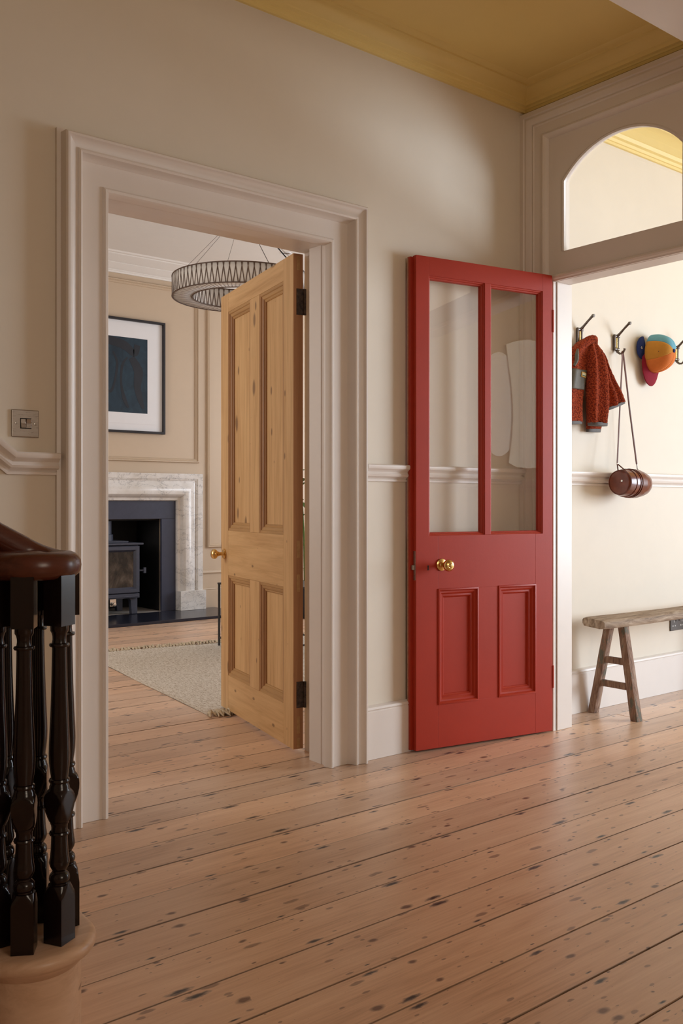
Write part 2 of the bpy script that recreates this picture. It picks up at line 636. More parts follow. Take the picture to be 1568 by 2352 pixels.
def rect_frame(x0, x1, z0, z1, prof, plane='y'):
    """mitred closed frame; prof = (inward distance, depth)"""
    mb = MB()
    rows = []
    for e, y in prof:
        P = [(x0 + e, z0 + e), (x1 - e, z0 + e), (x1 - e, z1 - e), (x0 + e, z1 - e)]
        rows.append([(a, y, b) if plane == 'y' else (y, a, b) for a, b in P])
    mb.grid(rows, closed_u=True)
    return mb


def run(prof, a, b, along='x'):
    """straight moulding, closed section; prof = (across, z)"""
    mb = MB()
    rows = []
    for t in (a, b):
        rows.append([(t, p, z) if along == 'x' else (p, t, z) for p, z in prof])
    mb.grid(rows, closed_u=True)
    mb.face(rows[0])
    mb.face(rows[1])
    return mb


# ------------------------------------------------------------------ floor: boards along x, a pitch of 165 mm
YA = 2.885
slab = MB()
slab.box(-2.2, 7.6, -2.8, 8.2, -0.12, -0.016)
floor = obj('floor', slab, M_dark)
floor['kind'] = 'structure'
pitch = 0.165
k0 = -27
for k in range(k0, 38):
    ya = 1.742 + pitch * k
    yb = ya + pitch
    if ya > 7.95:
        break
    lo, hi = (-2.1, 7.5)
    if ya > 2.95:
        lo, hi = (-0.2, 7.4)
    # butt joints, different from board to board
    rng = random.Random(k * 13 + 5)
    cuts = [lo]
    if abs(ya - 2.567) < 0.01:
        cuts += [-0.3, 3.93]
    elif ya > 1.0 and rng.random() < 0.5:
        cuts += [rng.choice([0.2, 4.2, 4.5, -0.5]) + rng.uniform(-0.1, 0.1)]
    cuts.append(hi)
    for a, b in zip(cuts[:-1], cuts[1:]):
        gap = rng.choice([0.0022, 0.0028, 0.0035, 0.0045])
        if ya < 1.6:
            gap *= 1.3
        dz = rng.uniform(-0.0012, 0.0004)
        cx, cy = (a + b) / 2, (ya + yb) / 2
        mb = MB()
        mb.box(a - cx + 0.0006, b - cx - 0.0006, -pitch / 2 + gap / 2, pitch / 2 - gap / 2, -0.016, 0)
        o = obj('floorboard', mb, M_floor, floor, world=False)
        o.location = (cx, cy, dz)

# ------------------------------------------------------------------ walls and ceilings
OX0, OX1, OZ = 1.341, 2.262, 2.042          # parlour doorway
YB = 3.14                                    # parlour face of that wall


def wall(name, mb, m=M_wall):
    o = obj(name, mb, m)
    o['kind'] = 'structure'
    return o


mb = MB()
mb.box(-2.2, OX0 - 0.03, YA, YB, -0.05, 3.3)
mb.box(OX1 + 0.11, 7.6, YA, YB, -0.05, 3.3)
mb.box(OX0 - 0.03, OX1 + 0.11, YA, YB, OZ + 0.06, 3.3)
wall('wall_back', mb)
# parlour side skin of the same wall in the parlour's own colour
mb = MB()
mb.box(-0.3, OX0 - 0.03, YB, YB + 0.006, 0, 3.26)
mb.box(OX1 + 0.11, 7.6, YB, YB + 0.006, 0, 3.26)
mb.box(OX0 - 0.03, OX1 + 0.11, YB, YB + 0.006, OZ + 0.06, 3.26)
wall('wall_parlour_front', mb, M_par)
YF = 7.90
mb = MB()
# fireplace recess is left open
FX0, FX1 = 3.17, 4.21
mb.box(-0.3, FX0, YF, YF + 0.5, -0.05, 3.3)
mb.box(FX1, 7.6, YF, YF + 0.5, -0.05, 3.3)
mb.box(FX0, FX1, YF, YF + 0.5, 0.885, 3.3)
wall('wall_parlour_back', mb, M_par)
mb = MB()
mb.box(FX0 - 0.05, FX1 + 0.05, YF + 0.48, YF + 0.52, -0.05, 1.0)
mb.box(FX0 - 0.004, FX0 + 0.012, YF + 0.03, YF + 0.5, 0, 0.885)
mb.box(FX1 - 0.012, FX1 + 0.004, YF + 0.03, YF + 0.5, 0, 0.885)
mb.box(FX0, FX1, YF + 0.03, YF + 0.5, 0.873, 0.89)
wall('wall_fireplace_recess', mb, M_dark)
# parlour side walls, each with a window opening
mb = MB()
mb.box(-0.3, -0.15, YB, 4.85, -0.05, 3.3)
mb.box(-0.3, -0.15, 6.35, YF, -0.05, 3.3)
mb.box(-0.3, -0.15, 4.85, 6.35, -0.05, 0.85)
mb.box(-0.3, -0.15, 4.85, 6.35, 2.75, 3.3)
wall('wall_parlour_left', mb, M_par)
mb = MB()
mb.box(7.4, 7.5, YB, 3.95, -0.05, 3.3)
mb.box(7.4, 7.5, 6.65, YF, -0.05, 3.3)
mb.box(7.4, 7.5, 3.95, 6.65, -0.05, 0.7)
mb.box(7.4, 7.5, 3.95, 6.65, 2.8, 3.3)
wall('wall_parlour_right', mb, M_par)
mb = MB()
mb.box(-0.3, 7.5, YB - 0.02, YF + 0.5, 3.26, 3.36)
wall('ceiling_parlour', mb, M_white)
# hall
mb = MB()
mb.box(-2.2, -2.1, -2.8, YA, -0.05, 3.3)
wall('wall_left', mb)
mb = MB()
mb.box(-2.2, 0.5, -2.8, -2.7, -0.05, 3.3)
mb.box(1.9, 3.6, -2.8, -2.7, -0.05, 3.3)
mb.box(0.5, 1.9, -2.8, -2.7, -0.05, 1.2)
mb.box(0.5, 1.9, -2.8, -2.7, 2.6, 3.3)
wall('wall_front', mb)
ZC = 2.945
mb = MB()
mb.box(-2.2, 3.43, 1.86, YA, ZC, ZC + 0.1)
wall('ceiling', mb, M_yel)
mb = MB()
mb.box(-2.2, 3.43, -2.8, 1.86, 2.69, 3.05)
wall('ceiling_lowered', mb, M_trim)
mb = MB()
mb.box(3.53, 7.6, 1.0, YA, 2.975, 3.08)
wall('ceiling_lobby', mb, M_yel)
mb = MB()
mb.box(3.53, 4.56, 0.96, 1.06, -0.05, 3.1)
mb.box(7.4, 7.6, 0.96, 1.06, -0.05, 3.1)
mb.box(4.56, 7.4, 0.96, 1.06, 2.85, 3.1)
mb.box(4.56, 7.4, 0.96, 1.06, -0.05, 0.05)
wall('wall_lobby_front', mb)
mb = MB()
mb.box(7.5, 7.6, 1.06, YA, -0.05, 3.1)
wall('wall_lobby_right', mb)

# ------------------------------------------------------------------ glazed screen between hall and lobby
SX0, SX1 = 3.43, 3.53
SY0, SY1 = 1.065, YA
DY0, DY1, DZ = 1.245, 2.705, 2.033
scr = thing('wall_right', 'pale screen wall with arched fanlights between hall and lobby', None, (SX0, 2.0, 0), kind='structure')
mb = MB()
mb.box(SX0, SX1, DY1, SY1, 0, 3.0)
mb.box(SX0, SX1, SY0, DY0, 0, 3.0)
Z0, Z1, ZA, ZT = DZ, 2.164, 2.478, 3.0
arches = [(2.071, 2.658), (1.292, 1.879)]


def arch_pts(y0, y1, z0, zs, za, n=24, off=0.0):
    c = (y0 + y1) / 2
    h = (y1 - y0) / 2
    r = za - zs
    R = (h * h + r * r) / (2 * r)
    a0 = math.asin(h / R)
    P = []
    for i in range(n + 1):
        a = -a0 + 2 * a0 * i / n
        P.append((c + (R + off) * math.sin(a), za - R + (R + off) * math.cos(a)))
    P[0] = (y0 - off, P[0][1])
    P[-1] = (y1 + off, P[-1][1])
    return P


ST = SX0 + 0.022
mb.box(SX0, SX1, DY0, DY1, DZ, Z1)
ys = [DY0, arches[1][0], arches[1][1], arches[0][0], arches[0][1], DY1]
for a, b in ((ys[0], ys[1]), (ys[2], ys[3]), (ys[4], ys[5])):
    mb.box(SX0, ST, a, b, Z1, ZT)
for y0, y1 in arches:
    P = arch_pts(y0, y1, Z1, 2.476, 2.615)
    rows = []
    for y, z in P:
        rows.append([(SX0, y, z), (SX0, y, ZT), (ST, y, ZT), (ST, y, z)])
    mb.grid(rows, closed_u=True)
obj('screen_panel', mb, M_trim, scr)
mb = MB()
mb.box(SX0, SX1, -2.8, SY0, -0.05, 3.1)
obj('side_wall', mb, M_wall, scr)
# architrave round the screen, on the hall side
pf = [(0, 0), (0, 0.036), (0.020, 0.036), (0.024, 0.030), (0.034, 0.033), (0.052, 0.026), (0.058, 0.018), (0.066, 0.022), (0.072, 0.017),
      (0.112, 0.015), (0.116, 0.021), (0.124, 0.024), (0.132, 0.020), (0.140, 0.010), (0.142, 0.0)]
mb = MB()
mb.grid([[(SX0 - p, SY1 - e, 0), (SX0 - p, SY1 - e, 2.832 - e), (SX0 - p, SY0 + e, 2.832 - e), (SX0 - p, SY0 + e, 0)] for e, p in pf])
obj('architrave', mb, M_trim, scr, smooth=35)
# bead round each fanlight and its pane
for y0, y1 in arches:
    P = [(y0 + 0.0015, Z1)] + arch_pts(y0, y1, Z1, 2.476, 2.615, off=-0.0015) + [(y1 - 0.0015, Z1)]
    Q = [(y0 - 0.014, Z1)] + arch_pts(y0, y1, Z1, 2.476, 2.615, off=0.014) + [(y1 + 0.014, Z1)]
    mb = MB()
    rows = []
    for (a, b), (c, d) in zip(P, Q):
        rows.append([(SX0 + 0.010, a, b), (SX0 - 0.004, a, b), (SX0 - 0.006, (a + c) / 2, (b + d) / 2), (SX0 + 0.001, c, d)])
    mb.grid(rows)
    obj('fanlight_bead', mb, M_trim, scr, smooth=50)
    mb = MB()
    n = len(P)
    pts = [(y0 - 0.006, Z1 - 0.006)] + arch_pts(y0, y1, Z1, 2.476, 2.615, off=0.006) + [(y1 + 0.006, Z1 - 0.006)]
    mb.prism(pts, SX0 + 0.011, SX0 + 0.015, 'x')
    obj('fanlight_pane', mb, M_glass, scr)
# transom moulding
pf = [(SX0, 2.034), (SX0 - 0.012, 2.034), (SX0 - 0.014, 2.040), (SX0 - 0.022, 2.044), (SX0 - 0.025, 2.052), (SX0 - 0.021, 2.060), (SX0 - 0.010, 2.064), (SX0, 2.068)]
obj('transom_bead', run(pf, DY0 - 0.03, DY1 + 0.012, 'y'), M_trim, scr, smooth=35)
# jamb lining, proud of the panel to the hall side
mb = MB()
mb.box(SX0 - 0.018, SX0 + 0.006, DY1, DY1 + 0.016, 0, DZ)
mb.box(SX0 + 0.006, SX1 + 0.012, DY1 - 0.004, DY1 + 0.02, 0, DZ)
mb.box(SX0 - 0.018, SX1 + 0.012, DY0 - 0.02, DY0 + 0.004, 0, DZ)
obj('jamb', mb, M_trim, scr, bevel=0.002)

# ------------------------------------------------------------------ parlour doorway: casing, lining, stops
PF = [(0.176, YA), (0.176, YA - 0.012), (0.163, YA - 0.014), (0.161, YA - 0.050), (0.156, YA - 0.056), (0.149, YA - 0.056), (0.146, YA - 0.050),
      (0.140, YA - 0.046), (0.126, YA - 0.040), (0.118, YA - 0.038), (0.116, YA - 0.044), (0.110, YA - 0.047), (0.104, YA - 0.044), (0.102, YA - 0.036),
      (0.100, YA - 0.022), (0.094, YA - 0.014), (0.090, YA - 0.008), (0.020, YA - 0.008), (0.019, YA - 0.012), (0.013, YA - 0.017), (0.005, YA - 0.016),
      (0.001, YA - 0.010), (0.0, YA), (-0.003, YA + 0.008), (-0.003, YA + 0.024), (0.006, YA + 0.030)]
t1 = thing('trim_1', 'broad moulded casing around the doorway to the parlour', None, ((OX0 + OX1) / 2, YA, 0), kind='structure')
obj('casing', u_frame(OX0, OX1, OZ, PF), M_trim, t1, smooth=32)
lin = [(0.006, YA + 0.030), (0.010, YA + 0.052), (0.007, YA + 0.056), (0.010, YA + 0.135), (0.080, YA + 0.136), (0.080, YB + 0.006), (0.12, YB + 0.006), (0.12, YA + 0.036)]
mb = MB()
rows = []
for d, y in lin:
    dl = d if d < 0.05 else d * 0.35
    rows.append([(OX0 - dl, y, 0), (OX0 - dl, y, OZ + dl), (OX1 + d, y, OZ + dl), (OX1 + d, y, 0)])
mb.grid(rows)
obj('lining', mb, M_trim, t1, smooth=32)

# ------------------------------------------------------------------ dado rails, skirtings, cornices
dado = [(YA, 1.119), (YA - 0.010, 1.119), (YA - 0.011, 1.127), (YA - 0.006, 1.129), (YA - 0.008, 1.132), (YA - 0.014, 1.136), (YA - 0.022, 1.140), (YA - 0.025, 1.147),
        (YA - 0.020, 1.153), (YA - 0.018, 1.158), (YA - 0.024, 1.164), (YA - 0.034, 1.170), (YA - 0.036, 1.174), (YA - 0.036, 1.184), (YA - 0.031, 1.188), (YA, 1.188)]
o = obj('trim_2', run(dado, OX1 + 0.178, 3.398), M_trim, smooth=30)
tag(o, 'dado rail on the hall wall between the casing and the red door', None, None, 'structure')
o = obj('trim_3', run(dado, SX1, 7.5), M_trim, smooth=30)
tag(o, 'dado rail on the lobby wall behind the brown bag', None, None, 'structure')
# left of the casing: a level run that turns up with the stairs
mb = MB()
rows = []
for x, sl in ((OX0 - 0.172, 0), (1.010, 0.0), (0.0, 1.0)):
    if sl == 0:
        rows.append([(x + (0.35 * (z - 1.119) if x < 1.1 else 0), y, z) for y, z in dado])
    else:
        rows.append([(x + 0.2 * (z - 1.119), y, z + 0.80) for y, z in dado])
mb.grid(rows, closed_u=True)
mb.face(rows[0])
mb.face(rows[-1])
o = obj('trim_4', mb, M_trim, smooth=30)
tag(o, 'dado rail left of the casing that turns up with the stairs', None, None, 'structure')
sk = [(YA, 0), (YA - 0.024, 0), (YA - 0.024, 0.190), (YA - 0.021, 0.194), (YA - 0.025, 0.200), (YA - 0.021, 0.208), (YA - 0.008, 0.214), (YA, 0.214)]
o = obj('baseboard_back', run(sk, OX1 + 0.178, 3.398), M_trim, smooth=30)
o['kind'] = 'structure'
o = obj('baseboard_lobby', run(sk, SX1, 7.5), M_trim, smooth=30)
o['kind'] = 'structure'
o = obj('baseboard_left', run(sk, 0.83, OX0 - 0.178), M_trim, smooth=30)
o['kind'] = 'structure'
sk2 = [(1.06 + (YA - y), z) for y, z in sk]
o = obj('baseboard_lobby_front', run(sk2, SX1, 4.55), M_trim, smooth=30)
o['kind'] = 'structure'
dd2 = [(1.06 + (YA - y), z) for y, z in dado]
o = obj('trim_5', run(dd2, SX1, 4.55), M_trim, smooth=30)
tag(o, 'dado rail on the lobby wall facing the coat hooks', None, None, 'structure')


def cornice(name, prof, xa, ya, ends, m, label=None):
    """prof (d from the wall, z); corner of walls at (xa, ya); ends = (x end along the back wall, y end along the side wall)"""
    mb = MB()
    rows = [[(ends[0], ya - d, z) for d, z in prof], [(xa - d, ya - d, z) for d, z in prof], [(xa - d, ends[1], z) for d, z in prof]]
    mb.grid(rows)
    o = obj(name, mb, m, smooth=30)
    return tag(o, label, None, None, 'structure')


cp = [(0, 2.847), (0.012, 2.847), (0.014, 2.858), (0.018, 2.860), (0.020, 2.868), (0.030, 2.872), (0.034, 2.884), (0.040, 2.888), (0.044, 2.898), (0.060, 2.914),
      (0.080, 2.925), (0.086, 2.927), (0.088, 2.933), (0.104, 2.937), (0.112, 2.940), (0.118, 2.945)]
cornice('trim_6', cp, 3.43, YA, (-2.1, 1.86), M_yel, 'ochre plaster cornice of the hall ceiling')
lp = [(0, 2.865), (0.012, 2.866), (0.014, 2.878), (0.020, 2.880), (0.024, 2.894), (0.036, 2.900), (0.044, 2.916), (0.052, 2.920), (0.066, 2.940), (0.10, 2.956), (0.108, 2.962), (0.13, 2.966), (0.14, 2.975)]
mb = MB()
mb.grid([[(x, YA - d, z) for d, z in lp] for x in (SX1, 7.5)])
tag(obj('trim_7', mb, M_yel, smooth=30), 'ochre plaster cornice of the lobby seen through the arch', None, None, 'structure')
pp = [(0, 3.115), (0.014, 3.115), (0.016, 3.130), (0.022, 3.134), (0.022, 3.142), (0.050, 3.155), (0.075, 3.180), (0.085, 3.186), (0.085, 3.192), (0.12, 3.205), (0.16, 3.225), (0.185, 3.236), (0.19, 3.244), (0.21, 3.248), (0.22, 3.26)]
mb = MB()
mb.grid([[(x, YF - d, z) for d, z in pp] for x in (-0.15, 7.4)])
tag(obj('trim_8', mb, M_white, smooth=30), 'white cornice above the fireplace wall', None, None, 'structure')
sk3 = [(y + YF - YA, z) for y, z in sk]
tag(obj('baseboard_parlour', run(sk3, 4.62, 7.4), M_par, smooth=30), kind='structure')
dr = [(YF, 0.350), (YF - 0.012, 0.352), (YF - 0.016, 0.360), (YF - 0.014, 0.372), (YF - 0.008, 0.380), (YF, 0.382)]
tag(obj('trim_9', run(dr, 4.62, 7.4), M_par, smooth=30), 'low beige rail right of the marble fireplace', None, None, 'structure')
pm = [(0, YF), (0, YF - 0.014), (0.006, YF - 0.026), (0.014, YF - 0.027), (0.019, YF - 0.015), (0.026, YF - 0.018), (0.034, YF - 0.012), (0.040, YF - 0.001), (0.040, YF)]
for i, (a, b, z0, z1, lab) in enumerate(((2.77, 4.608, 1.415, 3.066, 'beige wall panel moulding around the framed picture'), (4.70, 6.5, 0.60, 3.066, 'beige wall panel moulding right of the fireplace'))):
    tag(obj('trim_%d' % (10 + i), rect_frame(a, b, z0, z1, pm), M_par, smooth=30), lab, None, None, 'structure')

# ------------------------------------------------------------------ windows and street doorway, outside the picture
for nm, x, y0, y1, z0, z1 in (('window_1', -0.22, 4.85, 6.35, 0.85, 2.75), ('window_2', 7.45, 3.95, 6.65, 0.7, 2.8)):
    wn = thing(nm, None, None, (x, (y0 + y1) / 2, z0), kind='structure')
    mb = rect_frame(y0, y1, z0, z1, [(0, x - 0.03), (0.05, x - 0.03), (0.05, x + 0.03), (0, x + 0.03)], 'x')
    n = 3 if y1 - y0 > 2 else 2
    for i in range(1, n):
        yy = y0 + (y1 - y0) * i / n
        mb.box(x - 0.02, x + 0.02, yy - 0.02, yy + 0.02, z0, z1)
    mb.box(x - 0.02, x + 0.02, y0, y1, (z0 + z1) / 2 - 0.02, (z0 + z1) / 2 + 0.02)
    obj('window_frame', mb, M_trim, wn)
wn = thing('window_3', None, None, (5.98, 1.01, 0.05), kind='structure')
mb = rect_frame(4.56, 7.4, 0.05, 2.85, [(0, 0.98), (0.05, 0.98), (0.05, 1.04), (0, 1.04)])
for x in (5.98,):
    mb.box(x - 0.025, x + 0.025, 0.99, 1.03, 0.05, 2.85)
obj('window_frame', mb, M_trim, wn)

# ------------------------------------------------------------------ the two doors
def rot_to_y():
    return Matrix.Rotation(-PI / 2, 4, 'X')     # lathe axis z -> y


def knob(parent, s, z, m, y0=0.0, sign=1, ring=True):
    """turned knob on a rose, axis along local y"""
    def M(y):
        return Matrix.Translation((s, y, z)) @ Matrix.Rotation(-PI / 2 * sign, 4, 'X')
    mb = MB()
    mb.lathe([(0.0245, 0.0), (0.0255, 0.002), (0.0250, 0.005), (0.020, 0.007), (0.0115, 0.009), (0.010, 0.012)], 28, M(y0))
    r = obj('knob_rose', mb, m, parent, smooth=40, world=False)
    mb = MB()
    mb.lathe([(0.0095, 0.010), (0.0085, 0.018), (0.0095, 0.028), (0.0125, 0.033), (0.0125, 0.036), (0.0095, 0.038)], 24, M(y0))
    pr = [(0.011, 0.037), (0.019, 0.041), (0.0240, 0.047), (0.0250, 0.053), (0.0240, 0.059), (0.0205, 0.064)]
    if ring:
        pr += [(0.0185, 0.0655), (0.0175, 0.0648), (0.0165, 0.0668), (0.011, 0.0690), (0.0095, 0.0685), (0.008, 0.070), (0.004, 0.0715), (0.0005, 0.072)]
    else:
        pr += [(0.015, 0.0675), (0.009, 0.0695), (0.0005, 0.070)]
    mb.lathe(pr, 28, M(y0))
    k = obj('knob', mb, m, parent, smooth=35, world=False)
    return k


d2 = thing('door_2', 'red painted half glazed door standing open against the wall', 'door', (3.394, 2.696, 0), math.atan2(0.17347364, -0.98483851), kind='structure')
TH = 0.044
ZB, ZTOP = 0.008, 2.055
mb = MB()
mb.prism([(0, ZB), (0.098, ZB), (0.098, 0.895), (0.056, 0.895), (0.056, ZTOP), (0, ZTOP)], -TH, 0, 'y')
obj('stile', mb, M_red, d2, bevel=0.0012, world=False)
mb = MB()
mb.prism([(0.62, ZB), (0.732, ZB), (0.732, ZTOP), (0.667, ZTOP), (0.667, 0.895), (0.62, 0.895)], -0.024, 0, 'y')
mb.prism([(0.62, ZB), (0.745, ZB), (0.745, ZTOP - 0.003), (0.667, ZTOP - 0.003), (0.667, 0.895), (0.62, 0.895)], -TH, -0.024, 'y')
obj('stile', mb, M_red, d2, bevel=0.0012, world=False)
mb = MB()
mb.box(0.7435, 0.7458, -TH - 0.0003, -TH + 0.006, ZB, ZTOP - 0.003)
obj('worn_edge', mb, M_redraw, d2, world=False)
for n_, a, b, z0, z1 in (('top_rail', 0.056, 0.667, 1.978, ZTOP), ('lock_rail', 0.098, 0.62, 0.670, 0.895), ('bottom_rail', 0.098, 0.62, ZB, 0.190)):
    mb = MB()
    mb.box(a, b, -TH, 0, z0, z1)
    obj(n_, mb, M_red, d2, bevel=0.0006, world=False)
mb = MB()
mb.box(0.303, 0.416, -TH, 0, 0.190, 0.670)
obj('muntin', mb, M_red, d2, bevel=0.0006, world=False)
mb = MB()
mb.box(0.346, 0.378, -TH + 0.004, 0, 0.895, 1.978)
obj('glazing_bar', mb, M_red, d2, bevel=0.001, world=False)
gp = [(-0.001, -0.001), (0.001, -0.005), (0.006, -0.008), (0.008, -0.012), (0.012, -0.014), (0.014, -0.019), (0.014, -0.030), (-0.001, -0.040)]
for a, b in ((0.056, 0.346), (0.378, 0.667)):
    obj('glazing_bead', rect_frame(a, b, 0.895, 1.978, gp), M_red, d2, smooth=30, world=False)
    mb = MB()
    mb.box(a + 0.004, b - 0.004, -0.0265, -0.0225, 0.899, 1.974)
    obj('glass_pane', mb, M_glass, d2, world=False)
bp = [(-0.003, 0.0), (-0.002, 0.004), (0.004, 0.0055), (0.007, 0.002), (0.009, -0.003), (0.016, -0.004), (0.020, -0.008), (0.023, -0.011), (0.030, -0.010), (0.033, -0.014), (0.036, -0.016), (0.038, -0.020)]
for a, b in ((0.098, 0.303), (0.416, 0.620)):
    obj('panel_moulding', rect_frame(a, b, 0.190, 0.670, bp), M_red, d2, smooth=28, world=False)
    mb = MB()
    mb.box(a + 0.005, b - 0.005, -0.026, -0.0195, 0.195, 0.665)
    obj('panel', mb, M_red, d2, world=False)
k = knob(d2, 0.606, 0.773, M_brass)
k['label'] = 'round brass knob'
mb = MB()
mb.prism([(0.668, 0.752), (0.676, 0.752), (0.6745, 0.764), (0.676, 0.772), (0.668, 0.772), (0.6695, 0.764)], -0.001, 0.0006, 'y')
obj('keyhole', mb, M_dark, d2, world=False)
mb = MB()
mb.box(0.7315, 0.7332, -0.019, -0.004, 0.712, 0.832)
mb.box(0.733, 0.744, -0.015, -0.006, 0.755, 0.775)
obj('lock_plate', mb, M_steel, d2, bevel=0.0004, world=False)
for z in (0.25, 1.85):
    mb = MB()
    mb.tube([(-0.004, -0.002, z - 0.05), (-0.004, -0.002, z + 0.05)], 0.006, 10)
    mb.box(-0.004, 0.0, -0.03, -0.002, z - 0.05, z + 0.05)
    obj('hinge', mb, M_red, d2, smooth=40, world=False)

d1 = thing('door_1', 'stripped pine four panel door standing open into the parlour', 'door', (2.277, 3.137, 0), math.atan2(0.97380, 0.22740), kind='structure')
ZB, ZTOP, TH = 0.016, 2.060, 0.044
for a, b in ((0, 0.108), (0.822, 0.93)):
    mb = MB()
    mb.box(a, b, -TH, 0, ZB, ZTOP)
    obj('stile', mb, M_pv, d1, bevel=0.0015, world=False)
mb = MB()
mb.box(-0.0006, 0.0006, -TH + 0.001, -0.001, ZB + 0.001, ZTOP - 0.001)
obj('hinge_edge', mb, M_pe, d1, world=False)
for n_, z0, z1 in (('top_rail', 1.968, ZTOP), ('lock_rail', 0.678, 0.896), ('bottom_rail', ZB, 0.186)):
    mb = MB()
    mb.box(0.1083, 0.8217, -TH + 0.0005, -0.0005, z0, z1)
    obj(n_, mb, M_ph, d1, bevel=0.0012, world=False)
for z0, z1 in ((0.186, 0.678), (0.896, 1.968)):
    mb = MB()
    mb.box(0.392, 0.515, -TH + 0.0005, -0.0005, z0 + 0.0004, z1 - 0.0004)
    obj('muntin', mb, M_pv, d1, bevel=0.0012, world=False)
    for a, b in ((0.108, 0.392), (0.515, 0.822)):
        prof = [(-0.001, -0.001), (0.001, -0.0025), (0.012, -0.003), (0.015, -0.007), (0.020, -0.007), (0.027, -0.010), (0.031, -0.015), (0.036, -0.014), (0.040, -0.017), (0.041, -0.022)]
        # uprights and levels of the moulding each have their own grain
        up = MB()
        lv = MB()
        rows = [[(a + e, y, z0 + e), (b - e, y, z0 + e), (b - e, y, z1 - e), (a + e, y, z1 - e)] for e, y in prof]
        up.grid([[r[1], r[2]] for r in rows])
        up.grid([[r[3], r[0]] for r in rows])
        lv.grid([[r[0], r[1]] for r in rows])
        lv.grid([[r[2], r[3]] for r in rows])
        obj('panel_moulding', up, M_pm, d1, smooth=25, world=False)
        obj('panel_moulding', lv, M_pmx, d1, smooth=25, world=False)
        mb = MB()
        mb.box(a + 0.006, b - 0.006, -0.030, -0.0215, z0 + 0.006, z1 - 0.006)
        obj('panel', mb, M_pv, d1, world=False)
for z0, z1 in ((1.992, 2.050), (0.806, 0.876), (0.664, 0.736), (0.080, 0.150), (0.022, 0.062)):
    mb = MB()
    mb.box(-0.0012, 0.0, -0.030, -0.015, z0, z1)
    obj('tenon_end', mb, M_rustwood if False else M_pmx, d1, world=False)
for z in (1.862, 0.240):
    mb = MB()
    mb.box(-0.0022, 0.0002, -0.046, -0.014, z - 0.054, z + 0.054)
    for q in range(5):
        mb.tube([(-0.004, -0.050, z - 0.054 + q * 0.0216), (-0.004, -0.050, z - 0.054 + q * 0.0216 + 0.0208)], 0.0065, 10)
    for zz in (-0.035, 0.0, 0.035):
        mb.lathe([(0.004, 0), (0.0035, 0.0012), (0.0004, 0.0014)], 10, Matrix.Translation((-0.0022, -0.028 + 0.006 * math.cos(zz * 90), z + zz)) @ Matrix.Rotation(-PI / 2, 4, 'Y'))
    h = obj('hinge', mb, M_rust, d1, smooth=40, world=False)
    h['label'] = 'rusty butt hinge'
knob(d1, 0.876, 0.780, M_brass, ring=False)
knob(d1, 0.876, 0.780, M_brass, -TH, -1, ring=False)

# ------------------------------------------------------------------ light switch and socket
sw = thing('light_switch', 'brushed steel double light switch on the wall above the dado rail', 'light switch', (1.068, YA, 1.2765))
mb = MB()
mb.box(1.025, 1.111, YA - 0.006, YA, 1.2340, 1.3195)
obj('face_plate', mb, M_steel, sw, bevel=0.003, seg=3)
mb = MB()
mb.box(1.051, 1.086, YA - 0.0066, YA - 0.0055, 1.2605, 1.2935)
obj('switch_surround', mb, M_dark, sw)
for x0, x1, t in ((1.0525, 1.0680, 1), (1.0692, 1.0848, -1)):
    mb = MB()
    mb.prism([(YA - 0.006, 1.2625), (YA - 0.006 - (0.0055 if t > 0 else 0.002), 1.2635), (YA - 0.0085, 1.277), (YA - 0.006 - (0.002 if t > 0 else 0.0055), 1.2905), (YA - 0.006, 1.2915)], x0, x1, 'x')
    obj('rocker', mb, M_steel, sw, bevel=0.0006)
for x in (1.0385, 1.0975):
    mb = MB()
    mb.lathe([(0.0040, 0), (0.0036, 0.0012), (0.0003, 0.0016)], 14, Matrix.Translation((x, YA - 0.006, 1.277)) @ Matrix.Rotation(PI / 2, 4, 'X'))
    obj('screw', mb, M_brass if False else M_steel, sw, smooth=40)
so = thing('wall_socket', 'dark bronze double wall socket under the end of the bench', 'socket', (4.712, YA, 0.372))
mb = MB()
mb.box(4.640, 4.786, YA - 0.007, YA, 0.329, 0.415)
obj('face_plate', mb, M_plug, so, bevel=0.003, seg=3)
for cx in (4.674, 4.752):
    for dx, z0, z1 in ((0, 0.374, 0.384), (-0.011, 0.352, 0.359), (0.011, 0.352, 0.359)):
        mb = MB()
        hw = 0.0028 if dx == 0 else 0.0042
        mb.box(cx + dx - hw, cx + dx + hw, YA - 0.0078, YA - 0.0068, z0, z1)
        obj('pin_shutter', mb, M_pin, so)
for cx in (4.697, 4.729):
    mb = MB()
    mb.box(cx - 0.007, cx + 0.007, YA - 0.0105, YA - 0.006, 0.380, 0.402)
    obj('rocker', mb, M_plug, so, bevel=0.001)

